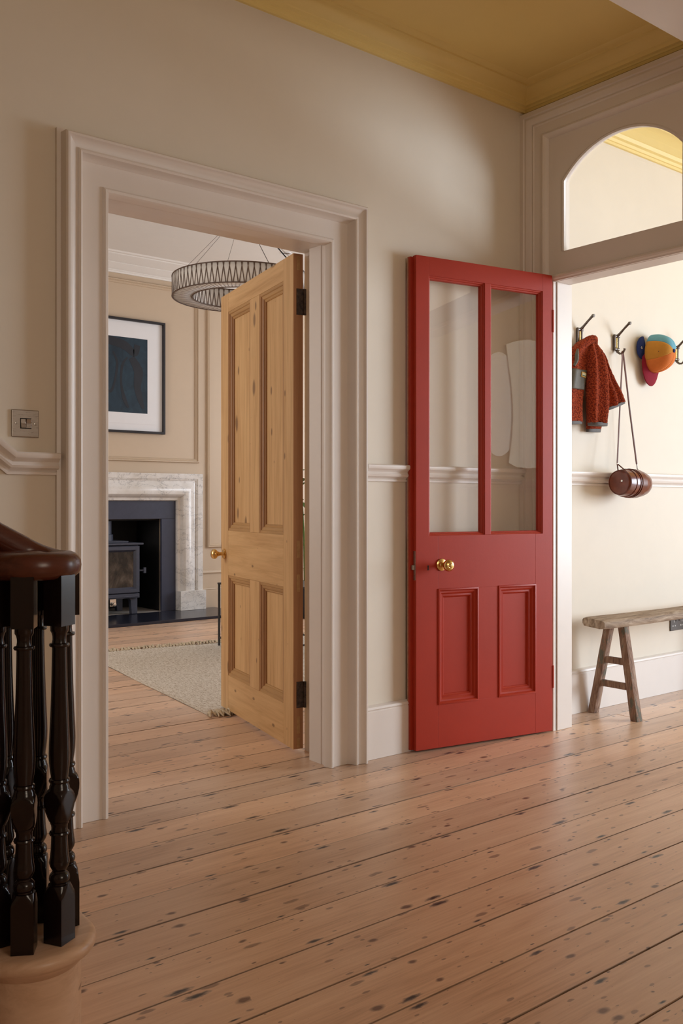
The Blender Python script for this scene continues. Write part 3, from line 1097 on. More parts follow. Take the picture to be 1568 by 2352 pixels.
# ------------------------------------------------------------------ coat hooks
def make_hook(x, label):
    h = thing('coat_hook', label, 'hook', (x, YA, 1.85), 0, 'cast metal hooks along the lobby wall')
    y = YA
    mb = MB()
    # back plate: two caps joined by fluted side rails
    mb.box(x - 0.017, x + 0.017, y - 0.006, y, 1.818, 1.890)
    mb.tube([(x - 0.015, y - 0.008, 1.820), (x - 0.015, y - 0.010, 1.888)], 0.0065, 10)
    mb.tube([(x + 0.015, y - 0.008, 1.820), (x + 0.015, y - 0.010, 1.888)], 0.0065, 10)
    mb.tube([(x - 0.021, y - 0.011, 1.888), (x + 0.021, y - 0.011, 1.888)], 0.0085, 10)
    mb.tube([(x - 0.019, y - 0.010, 1.822), (x + 0.019, y - 0.010, 1.822)], 0.0085, 10)
    obj('back_plate', mb, M_hook, h, smooth=50)
    mb = MB()
    mb.tube([(x, y - 0.009, 1.826), (x, y - 0.009, 1.884)], 0.0060, 10)
    o = obj('centre_rod', mb, M_brass, h, smooth=50)
    mb = MB()
    P = [(x, y - 0.012, 1.885), (x + 0.002, y - 0.030, 1.900), (x + 0.004, y - 0.055, 1.923), (x + 0.006, y - 0.075, 1.940), (x + 0.007, y - 0.083, 1.946)]
    mb.tube(P, [0.0085, 0.0062, 0.0055, 0.0062, 0.0080], 10)
    mb.tube([(x + 0.006, y - 0.079, 1.947), (x + 0.008, y - 0.090, 1.945)], [0.0075, 0.0085], 10)
    obj('hat_prong', mb, M_hook, h, smooth=50)
    mb = MB()
    P = []
    for i in range(11):
        a = PI * 0.62 - i * (PI * 1.15) / 10
        P.append((x, y - 0.036 + 0.0215 * -math.cos(PI - a) * 1.0, 1.815 - 0.020 * math.sin(a) * 1.0))
    P = [(x, y - 0.010, 1.822), (x, y - 0.018, 1.806), (x, y - 0.030, 1.797), (x, y - 0.042, 1.796), (x, y - 0.052, 1.802), (x, y - 0.058, 1.812), (x, y - 0.060, 1.820)]
    mb.tube(P, [0.009, 0.0065, 0.0055, 0.005, 0.005, 0.0055, 0.007], 10)
    obj('lower_hook', mb, M_hook, h, smooth=50)
    return h


make_hook(3.832, 'metal coat hook holding the rust fleece jacket')
make_hook(4.136, 'metal coat hook holding the strap of the brown bag')
make_hook(4.690, 'bare metal coat hook right of the multicoloured cap')

# ------------------------------------------------------------------ fleece jacket
jk = thing('fleece_jacket', 'child size rust red fleece jacket with grey pocket on the first hook', 'jacket', (3.84, YA, 1.40))


def lerp_rows(rows, n):
    out = []
    m = len(rows) - 1
    for i in range(n):
        t = i / (n - 1) * m
        k = min(int(t), m - 1)
        f = t - k
        # catmull-rom for soft outlines
        g = [rows[max(k - 1, 0)], rows[k], rows[k + 1], rows[min(k + 2, m)]]
        r = []
        for q in range(len(rows[0])):
            p0, p1, p2, p3 = (x[q] for x in g)
            r.append(0.5 * ((2 * p1) + (-p0 + p2) * f + (2 * p0 - 5 * p1 + 4 * p2 - p3) * f * f + (-p0 + 3 * p1 - 3 * p2 + p3) * f ** 3))
        out.append(r)
    return out


def drape(rows, n=60, seg=44, fuzz=0.0011, fold=0.0, fk=3.0, ph=0.0, grow=0.0, back=None):
    """hanging cloth volume; rows = (xl, zl, xr, zr, y centre, half depth)"""
    R = lerp_rows(rows, n)
    g = []
    rng = random.Random(11)
    for i, (xl, zl, xr, zr, yc, dp) in enumerate(R):
        ring = []
        t = i / (n - 1)
        for k in range(seg):
            a = 2 * PI * k / seg
            ca, sa = math.cos(a), math.sin(a)
            u = 0.5 + 0.5 * math.copysign(abs(ca) ** 0.8, ca)
            h = abs(sa) ** 0.75
            front = sa < 0
            d = dp + grow
            y = yc - (d if front else -min(d, 0.03)) * h
            if front:
                y -= fold * math.sin(u * PI * fk + ph + t * 1.2) * h * min(1, t * 2.5)
            j = fuzz
            ring.append((xl + (xr - xl) * u + rng.uniform(-j, j), min(y + rng.uniform(-j, j), YA - 0.002), zl + (zr - zl) * u + rng.uniform(-j, j)))
        g.append(ring)
    mb = MB()
    mb.grid(g, closed_u=True)
    mb.face(g[0])
    mb.face(g[-1])
    return mb


body = [(3.820, 1.838, 3.862, 1.840, 2.838, 0.018), (3.772, 1.812, 3.858, 1.822, 2.838, 0.030), (3.722, 1.770, 3.842, 1.790, 2.842, 0.036), (3.704, 1.735, 3.828, 1.745, 2.845, 0.034),
        (3.690, 1.680, 3.816, 1.680, 2.845, 0.036), (3.672, 1.585, 3.797, 1.585, 2.845, 0.036), (3.664, 1.500, 3.788, 1.502, 2.845, 0.034), (3.660, 1.421, 3.792, 1.428, 2.845, 0.033)]
sleeve = [(3.836, 1.838, 3.866, 1.838, 2.830, 0.015), (3.822, 1.800, 3.884, 1.800, 2.822, 0.030), (3.806, 1.740, 3.905, 1.745, 2.812, 0.042), (3.800, 1.660, 3.926, 1.660, 2.806, 0.046),
          (3.800, 1.570, 3.940, 1.570, 2.805, 0.046), (3.808, 1.490, 3.948, 1.492, 2.808, 0.043), (3.826, 1.424, 3.948, 1.424, 2.812, 0.036)]
flare = [(3.852, 1.838, 3.872, 1.838, 2.838, 0.014), (3.858, 1.812, 3.900, 1.812, 2.838, 0.028), (3.880, 1.762, 3.950, 1.765, 2.838, 0.036), (3.895, 1.700, 3.978, 1.712, 2.836, 0.038),
         (3.908, 1.620, 4.030, 1.646, 2.832, 0.038), (3.912, 1.548, 4.040, 1.588, 2.800, 0.032), (3.905, 1.494, 4.060, 1.543, 2.783, 0.022)]
tail = [(3.880, 1.560, 3.990, 1.560, 2.862, 0.016), (3.876, 1.480, 4.000, 1.490, 2.862, 0.018), (3.874, 1.430, 3.990, 1.440, 2.862, 0.018), (3.872, 1.396, 3.981, 1.400, 2.862, 0.015)]
fl = [(3.900, 1.822, 3.915, 1.815, 2.845, 0.012), (3.905, 1.800, 3.935, 1.795, 2.848, 0.020), (3.915, 1.770, 3.956, 1.762, 2.850, 0.022), (3.925, 1.735, 3.962, 1.735, 2.850, 0.018)]
collar = [(3.722, 1.772, 3.730, 1.744, 2.832, 0.012), (3.760, 1.806, 3.772, 1.770, 2.826, 0.018), (3.806, 1.838, 3.822, 1.800, 2.818, 0.020), (3.838, 1.852, 3.850, 1.816, 2.812, 0.022), (3.868, 1.850, 3.868, 1.812, 2.816, 0.021), (3.890, 1.828, 3.884, 1.800, 2.828, 0.018)]
obj('front_panel', drape(body, fold=0.006, fk=2.4), M_fleece, jk, smooth=80)
obj('sleeve', drape(sleeve, fold=0.013, fk=3.2, ph=0.6), M_fleece, jk, smooth=80)
obj('sleeve', drape(flare, fold=0.014, fk=4.2, ph=1.4), M_fleece, jk, smooth=80)
obj('back_panel', drape(tail, 30), M_fleece, jk, smooth=80)
obj('hood_fold', drape(fl, 30), M_fleece, jk, smooth=80)
obj('collar', drape(collar, 30, 30), M_fleece, jk, smooth=80)


def hem(rows, mat, n=9, name='hem_binding', back=0.012):
    """narrow binding round the last row of a drape"""
    a = rows[-1]
    b = rows[-2]
    d = [(p - q) for p, q in zip(a, b)]
    L = math.hypot(d[1], 0.0001)
    e = [p + x * back / L for p, x in zip(a, d)]
    s = [p - x * 0.002 / L for p, x in zip(a, d)]
    s[5] = a[5] + 0.0015
    e[5] = a[5] - 0.001
    return obj(name, drape([s, [(x + y) / 2 for x, y in zip(s, e)], e], 6, 44, 0.0, 0.0), mat, jk, smooth=60)


for r_ in (body, sleeve, flare, tail):
    hem(r_, M_bind)
# armhole binding at the left and pocket patch, following the front panel
mb = MB()
mb.tube([(3.724, 2.806, 1.772), (3.716, 2.803, 1.754), (3.713, 2.803, 1.736), (3.716, 2.805, 1.720), (3.711, 2.808, 1.704), (3.704, 2.812, 1.692)], [0.005, 0.008, 0.010, 0.009, 0.008, 0.006], 8)
obj('armhole_lining', mb, M_grey, jk, smooth=50)
R = lerp_rows(body, 60)


def patch(z0, z1, u0, u1, lift, n=14, m=14, sl=0.0):
    """piece of cloth lying on the front panel between two heights"""
    def at(z, u):
        best = min(range(59), key=lambda i: abs((R[i][1] + R[i][3]) / 2 - z))
        xl, zl, xr, zr, yc, dp = R[best]
        t = best / 59
        ca = 2 * u - 1
        c_ = math.copysign(abs(ca) ** 1.25, ca)
        h = max(0.0, 1 - c_ * c_) ** 0.375
        y = yc - (dp + lift) * h - 0.006 * math.sin(u * PI * 2.4 + t * 1.2) * h * min(1, t * 2.5)
        return (xl + (xr - xl) * u, y, z)
    mb = MB()
    mb.grid([[at(z0 + (z1 - z0) * i / (n - 1) + sl * (j / (m - 1) - 0.5), u0 + (u1 - u0) * j / (m - 1)) for j in range(m)] for i in range(n)])
    return mb


o = obj('pocket', patch(1.580, 1.677, 0.04, 0.965, 0.0035), M_grey, jk, smooth=60, thick=0.003)
o['label'] = 'grey nylon chest pocket'
M_lab = paint('label_yellow', (0.66, 0.36, 0.06), 0.6, 0.05, 0)
M_lab2 = paint('label_cream', (0.60, 0.55, 0.35), 0.6, 0.05, 0)
M_lab3 = paint('label_green', (0.04, 0.12, 0.07), 0.6, 0.05, 0)
lb = obj('brand_patch', patch(1.640, 1.664, 0.56, 0.84, 0.0070, 4, 8, -0.006), M_lab, jk, smooth=60, thick=0.0015)
obj('patch_ground', patch(1.6435, 1.6605, 0.59, 0.81, 0.0080, 4, 8, -0.005), M_lab2, lb, smooth=60, thick=0.001)
obj('patch_hill', patch(1.645, 1.6495, 0.62, 0.78, 0.0087, 3, 6, -0.004), M_lab3, lb, smooth=60, thick=0.001)
mb = MB()
mb.box(3.958, 3.964, 2.842, 2.848, 1.716, 1.748)
obj('side_tag', mb, M_dark, jk)

# ------------------------------------------------------------------ cap hung by its strap: crown points right, peak down
cp_ = thing('baseball_cap', 'blue mustard and orange panelled cap with crimson peak hung beside the last hook', 'cap', (4.40, 2.85, 1.70))
rimC = Vector((4.424, 2.845, 1.822))
f_ = Vector((-0.14, -0.03, -1.0)).normalized()          # towards the peak
u_ = Vector((0.03, -1.0, 0.10)).normalized()           # up through the button
u_ = (u_ - u_.dot(f_) * f_).normalized()
s_ = f_.cross(u_)
if s_.x > 0:
    s_ = -s_


def capP(th, ph, grow=0.0):
    """th: 0 front, pi back, going over the camera side; ph: 0 rim, 1 button"""
    a, b, h = 0.100 + grow, 0.080 + grow, 0.120 + grow
    r = math.cos(ph * PI / 2) ** 0.72
    z = math.sin(ph * PI / 2) ** 0.95
    return rimC + f_ * (a * r * math.cos(th)) + s_ * (b * r * math.sin(th)) + u_ * (h * 0.98 * z)


def cap_panel(t0, t1, m, nm):
    mb = MB()
    g = []
    for i in range(17):
        ph = i / 16
        row = []
        for j in range(13):
            u = j / 12
            th = t0 + (t1 - t0) * u
            puff = 0.003 * math.sin(PI * u) * math.cos(ph * PI / 2)
            row.append(capP(th, ph, puff))
        g.append(row)
    mb.grid(g)
    return obj(nm, mb, m, cp_, smooth=70, thick=0.002)


t60 = PI / 3
cap_panel(0.0, t60, M_coran, 'crown_panel')
cap_panel(t60, 2 * t60, M_cmust, 'crown_panel')
cap_panel(2 * t60, PI, M_cblue, 'crown_panel')
cap_panel(PI, PI + t60, M_cblue, 'crown_panel')
cap_panel(PI + t60, PI + 2 * t60, M_cmust, 'crown_panel')
cap_panel(PI + 2 * t60, 2 * PI, M_coran, 'crown_panel')
mb = MB()
q_ = u_.to_track_quat('Z', 'Y').to_matrix().to_4x4()
mb.lathe([(0.0105, -0.002), (0.010, 0.003), (0.007, 0.006), (0.0005, 0.0075)], 16, Matrix.Translation(capP(0, 1.0)) @ q_)
obj('button', mb, M_cnavy, cp_, smooth=50)
# peak
mb = MB()
top, bot = [], []
for i in range(13):
    e = i / 12
    row = []
    for j in range(21):
        th = -PI * 0.46 + PI * 0.92 * j / 20
        rim = capP(th, 0.0)
        reach = 0.072 * math.cos(th * 0.92) ** 0.8
        d = (f_ * 1.0 + u_ * -0.16)
        arch_ = -0.010 * (math.sin(th) ** 2)
        row.append(rim + d * reach * e + s_ * (0.012 * math.sin(th) * e * 0.4) + u_ * (arch_ * e))
    top.append(row)
mb.grid(top)
obj('peak', mb, M_cred, cp_, smooth=70, thick=0.004)
# strap tongue at the open back, standing off to the left
mb = MB()
g = []
for i in range(13):
    a = -0.5 * PI + PI * i / 12
    c_ = Vector((4.362, 2.868, 1.850))
    e1 = Vector((-1, 0.08, 0.05)).normalized()
    e2 = Vector((0.05, 0.0, 1)).normalized()
    row = []
    for j in range(6):
        r = j / 5
        row.append(c_ + e1 * (0.052 * r * math.cos(a)) + e2 * (0.062 * r * math.sin(a)) + Vector((0, -0.014, 0)) * (1 - r * r))
    g.append(row)
mb.grid(g)
fl_ = obj('strap_flap', mb, M_cnavy, cp_, smooth=70, thick=0.003)
mb = MB()
for k in range(20):
    pass
ring_c = Vector((4.334, 2.856, 1.848))
P = [ring_c + Vector((0.006 * math.cos(2 * PI * k / 16), 0.0, 0.006 * math.sin(2 * PI * k / 16))) for k in range(17)]
mb.tube(P, 0.0018, 6)
obj('eyelet', mb, M_stud, fl_, smooth=60)
mb = MB()
e_ = capP(1.35 * t60, 0.40, 0.002)
mb.lathe([(0.003, 0), (0.0027, 0.001), (0.0003, 0.0012)], 10, Matrix.Translation(e_) @ s_.to_track_quat('Z', 'Y').to_matrix().to_4x4())
obj('eyelet', mb, M_dark, cp_, smooth=50)

# ------------------------------------------------------------------ leather barrel bag on its long strap
bg = thing('leather_bag', 'brown leather barrel bag hanging by a thin strap in front of the dado', 'bag', (4.12, 2.78, 1.06))
bc0, bc1 = Vector((4.010, 2.765, 1.135)), Vector((4.232, 2.782, 1.128))
ax = (bc1 - bc0).normalized()
upv = Vector((0, 0, 1))
upv = (upv - upv.dot(ax) * ax).normalized()
sdv = ax.cross(upv)


def ringpts(t, r, n=40, k=1.0):
    c_ = bc0 + (bc1 - bc0) * t
    P = []
    r *= 1.07
    for i in range(n):
        a = 2 * PI * i / n
        # a little flat along the top where the flap folds over
        rr = r * (1.0 - 0.05 * max(0, math.sin(a)) ** 4)
        P.append(c_ + sdv * (rr * math.cos(a)) + upv * (rr * math.sin(a) * k))
    return P


mb = MB()
prof = [(0.0, 0.054), (0.005, 0.060), (0.10, 0.0635), (0.22, 0.066), (0.40, 0.068), (0.60, 0.0675), (0.80, 0.063), (0.93, 0.056), (0.985, 0.048), (1.0, 0.040)]
mb.grid([ringpts(t, r) for t, r in prof], closed_u=True)
mb.face(ringpts(1.0, 0.040))
obj('bag_body', mb, M_leather, bg, smooth=50)
mb = MB()
g = [ringpts(-0.004, 0.0545), ringpts(-0.014, 0.051), ringpts(-0.022, 0.040), ringpts(-0.026, 0.020), ringpts(-0.027, 0.001)]
mb.grid(g, closed_u=True)
obj('end_disc', mb, M_leather, bg, smooth=50)
for t, r in ((0.0, 0.0585), (0.19, 0.0665), (0.34, 0.069)):
    mb = MB()
    P = ringpts(t, r, 40)
    P.append(P[0])
    mb.tube(P, 0.0022, 6)
    obj('piping', mb, M_leather, bg, smooth=60)
# wide flap strap wrapping the barrel
mb = MB()
mb.grid([ringpts(t, r) for t, r in ((0.40, 0.0695), (0.405, 0.0710), (0.595, 0.0705), (0.60, 0.0690))], closed_u=True)
obj('wrap_band', mb, M_leather, bg, smooth=50)
mb = MB()
mb.lathe([(0.0058, 0), (0.005, 0.002), (0.0004, 0.003)], 14, Matrix.Translation(bc0 - ax * 0.006 + upv * 0.006 + sdv * 0.012) @ (-ax).to_track_quat('Z', 'Y').to_matrix().to_4x4())
st = obj('stud', mb, M_stud, bg, smooth=50)
st['label'] = 'pale metal stud'
# strap: two runs from the hook
hp = Vector((4.136, YA - 0.046, 1.793))
ra = Vector((4.024, 2.792, 1.228))
rb = Vector((4.203, 2.800, 1.230))
mb = MB()
mb.tube([hp + Vector((-0.004, 0, 0.010)), hp + Vector((-0.006, -0.004, -0.02)), ra + (hp - ra) * 0.5 + Vector((0.0, 0, 0)), ra], 0.0055, 8, flat=0.22, up=(0.15, 1, 0))
mb.tube([hp + Vector((0.004, 0, 0.010)), hp + Vector((0.006, -0.004, -0.02)), rb + (hp - rb) * 0.5, rb], 0.0055, 8, flat=0.22, up=(0.35, 1, 0))
mb.tube([hp + Vector((-0.006, 0, 0.004)), hp + Vector((0, 0, 0.013)), hp + Vector((0.006, 0, 0.004))], 0.0045, 8)
obj('strap', mb, M_strap, bg, smooth=50)
mb = MB()
mb.tube([ra, bc0 + upv * 0.052 + sdv * 0.030 + ax * 0.006], 0.0032, 8)
mb.tube([ra, bc0 + upv * 0.054 - sdv * 0.030 + ax * 0.030], 0.0032, 8)
obj('end_loop', mb, M_strap, bg, smooth=50)
mb = MB()
mb.tube([rb, rb + Vector((0.004, 0, -0.014)), rb + Vector((0.001, -0.002, -0.022)), bc0 + (bc1 - bc0) * 0.88 + upv * 0.056], 0.0022, 8)
mb.tube([bc0 + (bc1 - bc0) * 0.80 + upv * 0.060, rb + Vector((0.004, 0, -0.028)), bc0 + (bc1 - bc0) * 0.93 + upv * 0.052], 0.0022, 8)
obj('swivel_clip', mb, M_hook, bg, smooth=50)
mb = MB()
mb.lathe([(0.001, -0.006), (0.006, -0.003), (0.006, 0.003), (0.001, 0.006)], 12, Matrix.Translation(ra))
obj('strap_ring', mb, M_stud, bg, smooth=50)

# ------------------------------------------------------------------ rustic bench
be = thing('wooden_bench', 'narrow weathered rustic bench with splayed legs under the hooks', 'bench', (4.45, 2.71, 0))
BX0, BX1 = 3.728, 5.22
mb = MB()
g = []
sec = [(-0.078, -0.010), (-0.072, -0.019), (-0.040, -0.0225), (0.040, -0.0225), (0.068, -0.020), (0.077, -0.008), (0.078, 0.010), (0.072, 0.019), (0.045, 0.0225), (-0.045, 0.0220), (-0.068, 0.019), (-0.077, 0.010)]
rng = random.Random(3)
for i in range(31):
    t = i / 30
    x = BX0 + (BX1 - BX0) * t
    wob = 0.004 * math.sin(t * 9 + 1) + 0.002 * math.sin(t * 23)
    sc = 1.0 + 0.02 * math.sin(t * 7)
    sk_ = 0.92 if i in (0, 30) else 1.0
    row = []
    for a, b in sec:
        row.append((x + (0.012 * a / 0.078 if i == 0 else 0) + rng.uniform(-.001, .001), 2.715 + a * sc * sk_ + wob, 0.4605 + b * sk_ + 0.002 * math.sin(t * 5 + a * 30)))
    g.append(row)
mb.grid(g, closed_u=True)
mb.face(g[0])
mb.face(g[-1])
obj('seat', mb, M_bench, be, smooth=50)


def leg(top, foot, w0, w1, nm='leg'):
    top, foot = Vector(top), Vector(foot)
    d = (top - foot).normalized()
    x = Vector((1, 0, 0))
    x = (x - x.dot(d) * d).normalized()
    y = d.cross(x)
    mb = MB()
    g = []
    rg = random.Random(nm + str(top.x))
    for i in range(9):
        t = i / 8
        c_ = foot + (top - foot) * t
        w_ = w1 + (w0 - w1) * t
        row = []
        for k in range(12):
            a = 2 * PI * k / 12 + PI / 12
            rr = min(1.0, 0.80 / max(abs(math.cos(a)), abs(math.sin(a)))) * w_ * (1 + rg.uniform(-.03, .03))
            p = c_ + x * (rr * math.cos(a)) + y * (rr * math.sin(a))
            if i == 0:
                p.z = 0.0005
            row.append(p)
        g.append(row)
    mb.grid(g, closed_u=True)
    mb.face(g[0])
    mb.face(g[-1])
    return obj(nm, mb, M_bleg, be, smooth=45)


for cx, fx in ((3.905, 3.882), (5.04, 5.065)):
    leg((cx, 2.752, 0.450), (fx, 2.832, 0), 0.025, 0.027)
    leg((cx, 2.678, 0.450), (fx, 2.588, 0), 0.026, 0.028)
    for z in (0.268, 0.152):
        t = z / 0.45
        ya, yb = 2.832 + (2.752 - 2.832) * t, 2.588 + (2.678 - 2.588) * t
        xx = fx + (cx - fx) * t
        mb = MB()
        M = Matrix.Translation((xx, (ya + yb) / 2, z))
        mb.box(-0.011, 0.011, -(ya - yb) / 2 - 0.006, (ya - yb) / 2 + 0.006, -0.016, 0.016, M)
        obj('stretcher', mb, M_bleg, be, bevel=0.004)

# ------------------------------------------------------------------ lobby mirror, seen only in the glass of the red door
mi = thing('wall_mirror', 'wavy wall mirror with hammered glass oval reflected in the red door', 'mirror', (4.18, 1.06, 1.65))
mb = MB()
zc, hz = 1.665, 0.335
P = [(4.040 + 0.150 * math.cos(2 * PI * k / 40), zc + hz * math.sin(2 * PI * k / 40)) for k in range(40)]
mb.prism(P, 1.062, 1.070, 'y')
obj('hammered_oval', mb, M_frost, mi, bevel=0.001)
mb = MB()
P = []
for k in range(21):
    z = 1.29 + 0.76 * k / 20
    P.append((4.105 + 0.030 * math.sin((z - 1.29) * 5.0), z))
P += [(4.16, 2.075), (4.25, 2.09), (4.36, 2.07), (4.41, 2.0)]
for k in range(16):
    z = 1.95 - 0.66 * k / 15
    P.append((4.43 + 0.030 * math.sin((z - 1.29) * 5.0 + 0.6), z))
P += [(4.36, 1.265), (4.25, 1.255), (4.16, 1.262)]
mb.prism(P, 1.074, 1.080, 'y')
obj('mirror_plate', mb, M_mirror, mi, bevel=0.001)
mb = MB()
mb.prism([(a, b) for a, b in P], 1.070, 1.0738, 'y')
obj('backing_board', mb, M_cream, mi)

# ------------------------------------------------------------------ marble fireplace
FC = 3.69
fp = thing('fireplace', 'veined white marble fireplace surround with black slate slips in the parlour', 'fireplace', (FC, YF - 0.05, 0))
pf = [(0, YF - 0.001), (0, 7.862), (0.006, 7.846), (0.030, 7.838), (0.036, 7.826), (0.046, 7.806), (0.062, 7.790), (0.085, 7.784), (0.110, 7.788), (0.135, 7.800), (0.165, 7.822), (0.185, 7.830),
      (0.192, 7.830), (0.194, 7.820), (0.204, 7.818), (0.206, 7.812), (0.240, 7.808), (0.256, 7.808), (0.256, YF - 0.001)]
mb = u_frame(FC - 0.658, FC + 0.658, 1.052, pf, 0.205)
obj('bolection_surround', mb, M_marble, fp, smooth=30)
for sx in (-1, 1):
    mb = MB()
    a, b = sorted((FC + sx * 0.660, FC + sx * 0.918))
    mb.box(a - (0.004 if sx < 0 else 0), b + (0.014 if sx > 0 else 0), 7.776, YF - 0.001, 0.025, 0.206)
    obj('plinth_block', mb, M_marble, fp, bevel=0.003)
    mb = MB()
    a, b = sorted((FC + sx * 0.510, FC + sx * 0.657))
    mb.box(a, b, 7.872, YF - 0.001, 0.025, 0.884)
    obj('slip', mb, M_slate, fp, bevel=0.001)
mb = MB()
mb.box(FC - 0.657, FC + 0.657, 7.872, YF - 0.001, 0.886, 1.056)
obj('slip', mb, M_slate, fp, bevel=0.001)
he = MB()
he.box(FC - 1.08, FC + 1.08, 7.235, 7.868, 0.0, 0.025)
obj('hearth_slab', he, M_hearth, fp, bevel=0.002)
mb = MB()
mb.box(FC - 0.505, FC + 0.505, 7.870, YF + 0.47, 0.0, 0.027)
obj('back_hearth', mb, M_ash, fp)

# ------------------------------------------------------------------ wood stove
sv = thing('wood_stove', 'dark grey wood burning stove standing in the marble fireplace', 'stove', (FC, 7.95, 0.026))
SY = 7.79
mb = MB()
mb.box(FC - 0.240, FC + 0.240, SY + 0.02, 8.20, 0.175, 0.655)
obj('stove_body', mb, M_stove, sv, bevel=0.008)
mb = MB()
mb.box(FC - 0.275, FC + 0.275, SY - 0.02, 8.22, 0.655, 0.672)
mb.box(FC - 0.16, FC + 0.16, SY + 0.05, 8.15, 0.672, 0.690)
obj('top_plate', mb, M_stove, sv, bevel=0.004)
mb = MB()
mb.lathe([(0.085, 0.690), (0.085, 0.745), (0.072, 0.747), (0.072, 0.868)], 32, Matrix.Translation((FC, 8.02, 0)))
obj('flue_pipe', mb, M_stove, sv, smooth=40)
dz = [(0, SY + 0.02), (0, SY - 0.012), (0.006, SY - 0.018), (0.034, SY - 0.018), (0.044, SY - 0.006), (0.052, SY + 0.004), (0.052, SY + 0.02)]
obj('stove_door', rect_frame(FC - 0.238, FC + 0.238, 0.222, 0.645, dz), M_stove, sv, smooth=30)
s_ = N('sooted_stove_glass')
nn = s_.noise(s_.vmath('MULTIPLY', s_.pos(), (1, 1, 0.6)), 7, 6, 0.65, 0.8).outputs[0]
zz = s_.n('ShaderNodeSeparateXYZ', ins={0: s_.pos()}).outputs[2]
ff = s_.math('ADD', nn, s_.math('MULTIPLY', s_.math('SUBTRACT', 0.43, zz), 0.55))
s_.set(s_.ramp(ff, [(0.42, (0.012, 0.010, 0.010, 1)), (0.58, (0.060, 0.045, 0.035, 1)), (0.75, (0.16, 0.13, 0.105, 1))]), 0.25, 0, 0.5)
mb = MB()
mb.box(FC - 0.195, FC + 0.195, SY + 0.006, SY + 0.012, 0.262, 0.604)
obj('glass_pane', mb, s_.m, sv)
mb = MB()
mb.box(FC - 0.238, FC + 0.238, SY - 0.014, SY + 0.02, 0.176, 0.216)
mb.box(FC - 0.225, FC + 0.225, SY - 0.022, SY + 0.0, 0.186, 0.194)
obj('ash_lip', mb, M_stove, sv, bevel=0.003)
for sx in (-1, 1):
    for y in (SY + 0.03, 8.12):
        mb = MB()
        mb.prism([(FC + sx * 0.238, 0.178), (FC + sx * 0.150, 0.178), (FC + sx * 0.172, 0.150), (FC + sx * 0.182, 0.0275), (FC + sx * 0.238, 0.0275)], y, y + 0.05, 'y')
        obj('leg', mb, M_stove, sv, bevel=0.003)
mb = MB()
mb.lathe([(0.006, 0), (0.006, 0.020), (0.016, 0.022), (0.018, 0.030), (0.016, 0.037), (0.0005, 0.039)], 20, Matrix.Translation((FC, SY + 0.03, 0.128)) @ Matrix.Rotation(PI / 2, 4, 'X'))
mb.box(FC - 0.03, FC + 0.03, SY + 0.03, SY + 0.06, 0.110, 0.176)
k = obj('air_control', mb, M_stud, sv, smooth=40)
k['label'] = 'chrome air control knob'
mb = MB()
mb.tube([(FC + 0.238, SY + 0.01, 0.420), (FC + 0.290, SY + 0.00, 0.420)], 0.008, 10)
mb.box(FC + 0.283, FC + 0.305, SY - 0.012, SY + 0.012, 0.395, 0.446)
obj('door_handle', mb, M_stove, sv, bevel=0.002)

# ------------------------------------------------------------------ framed picture over the mantel
pc = thing('framed_picture', 'black framed dark blue etching with wide white mount over the fireplace', 'picture', (FC, YF, 1.68))
x0, x1, z0, z1 = 3.146, 4.236, 1.672, 2.712
obj('frame', rect_frame(x0, x1, z0, z1, [(0, YF - 0.002), (0, YF - 0.036), (0.002, YF - 0.038), (0.020, YF - 0.038), (0.022, YF - 0.034), (0.022, YF - 0.012)]), M_frame, pc)
mb = MB()
mb.box(x0 + 0.015, x1 - 0.015, YF - 0.012, YF - 0.003, z0 + 0.015, z1 - 0.015)
obj('mount', mb, M_mount, pc)
mb = MB()
mb.box(x0 + 0.105, x1 - 0.105, YF - 0.0150, YF - 0.012, z0 + 0.085, z1 - 0.11)
obj('paper_sheet', mb, M_mount, pc)
ax0, ax1, az0, az1 = 3.318, 4.062, 1.856, 2.540
mb = MB()
mb.box(ax0, ax1, YF - 0.0158, YF - 0.0150, az0, az1)
ar = obj('print', mb, M_art, pc)
mb = MB()
yy = YF - 0.0164


def stroke(P, w):
    Q = lerp_rows([(a, b, c) for (a, b), c in zip(P, w)], 24)
    L, Rr = [], []
    for i, (a, b, c) in enumerate(Q):
        a2, b2, _ = Q[min(i + 1, 23)]
        a1, b1, _ = Q[max(i - 1, 0)]
        dx, dz_ = a2 - a1, b2 - b1
        l_ = math.hypot(dx, dz_) or 1
        L.append((a - dz_ / l_ * c, yy, b + dx / l_ * c))
        Rr.append((a + dz_ / l_ * c, yy, b - dx / l_ * c))
    mb.grid([L, Rr])


stroke([(3.42, 2.44), (3.62, 2.50), (3.82, 2.47), (3.93, 2.40), (3.96, 2.48)], [0.02, 0.035, 0.04, 0.03, 0.03])
stroke([(3.90, 2.36), (3.97, 2.24), (3.96, 2.10), (3.99, 1.98), (4.02, 1.90)], [0.03, 0.045, 0.035, 0.026, 0.012])
stroke([(3.72, 2.40), (3.76, 2.30), (3.74, 2.15), (3.70, 2.04), (3.64, 2.06)], [0.008, 0.012, 0.010, 0.012, 0.008])
stroke([(3.86, 2.36), (3.81, 2.28), (3.80, 2.12), (3.83, 1.98), (3.87, 1.90)], [0.006, 0.012, 0.010, 0.018, 0.010])
stroke([(3.50, 2.40), (3.46, 2.22), (3.50, 2.04), (3.60, 1.98)], [0.008, 0.014, 0.012, 0.008])
obj('print_drawing', mb, M_ink, ar, thick=0.0006)

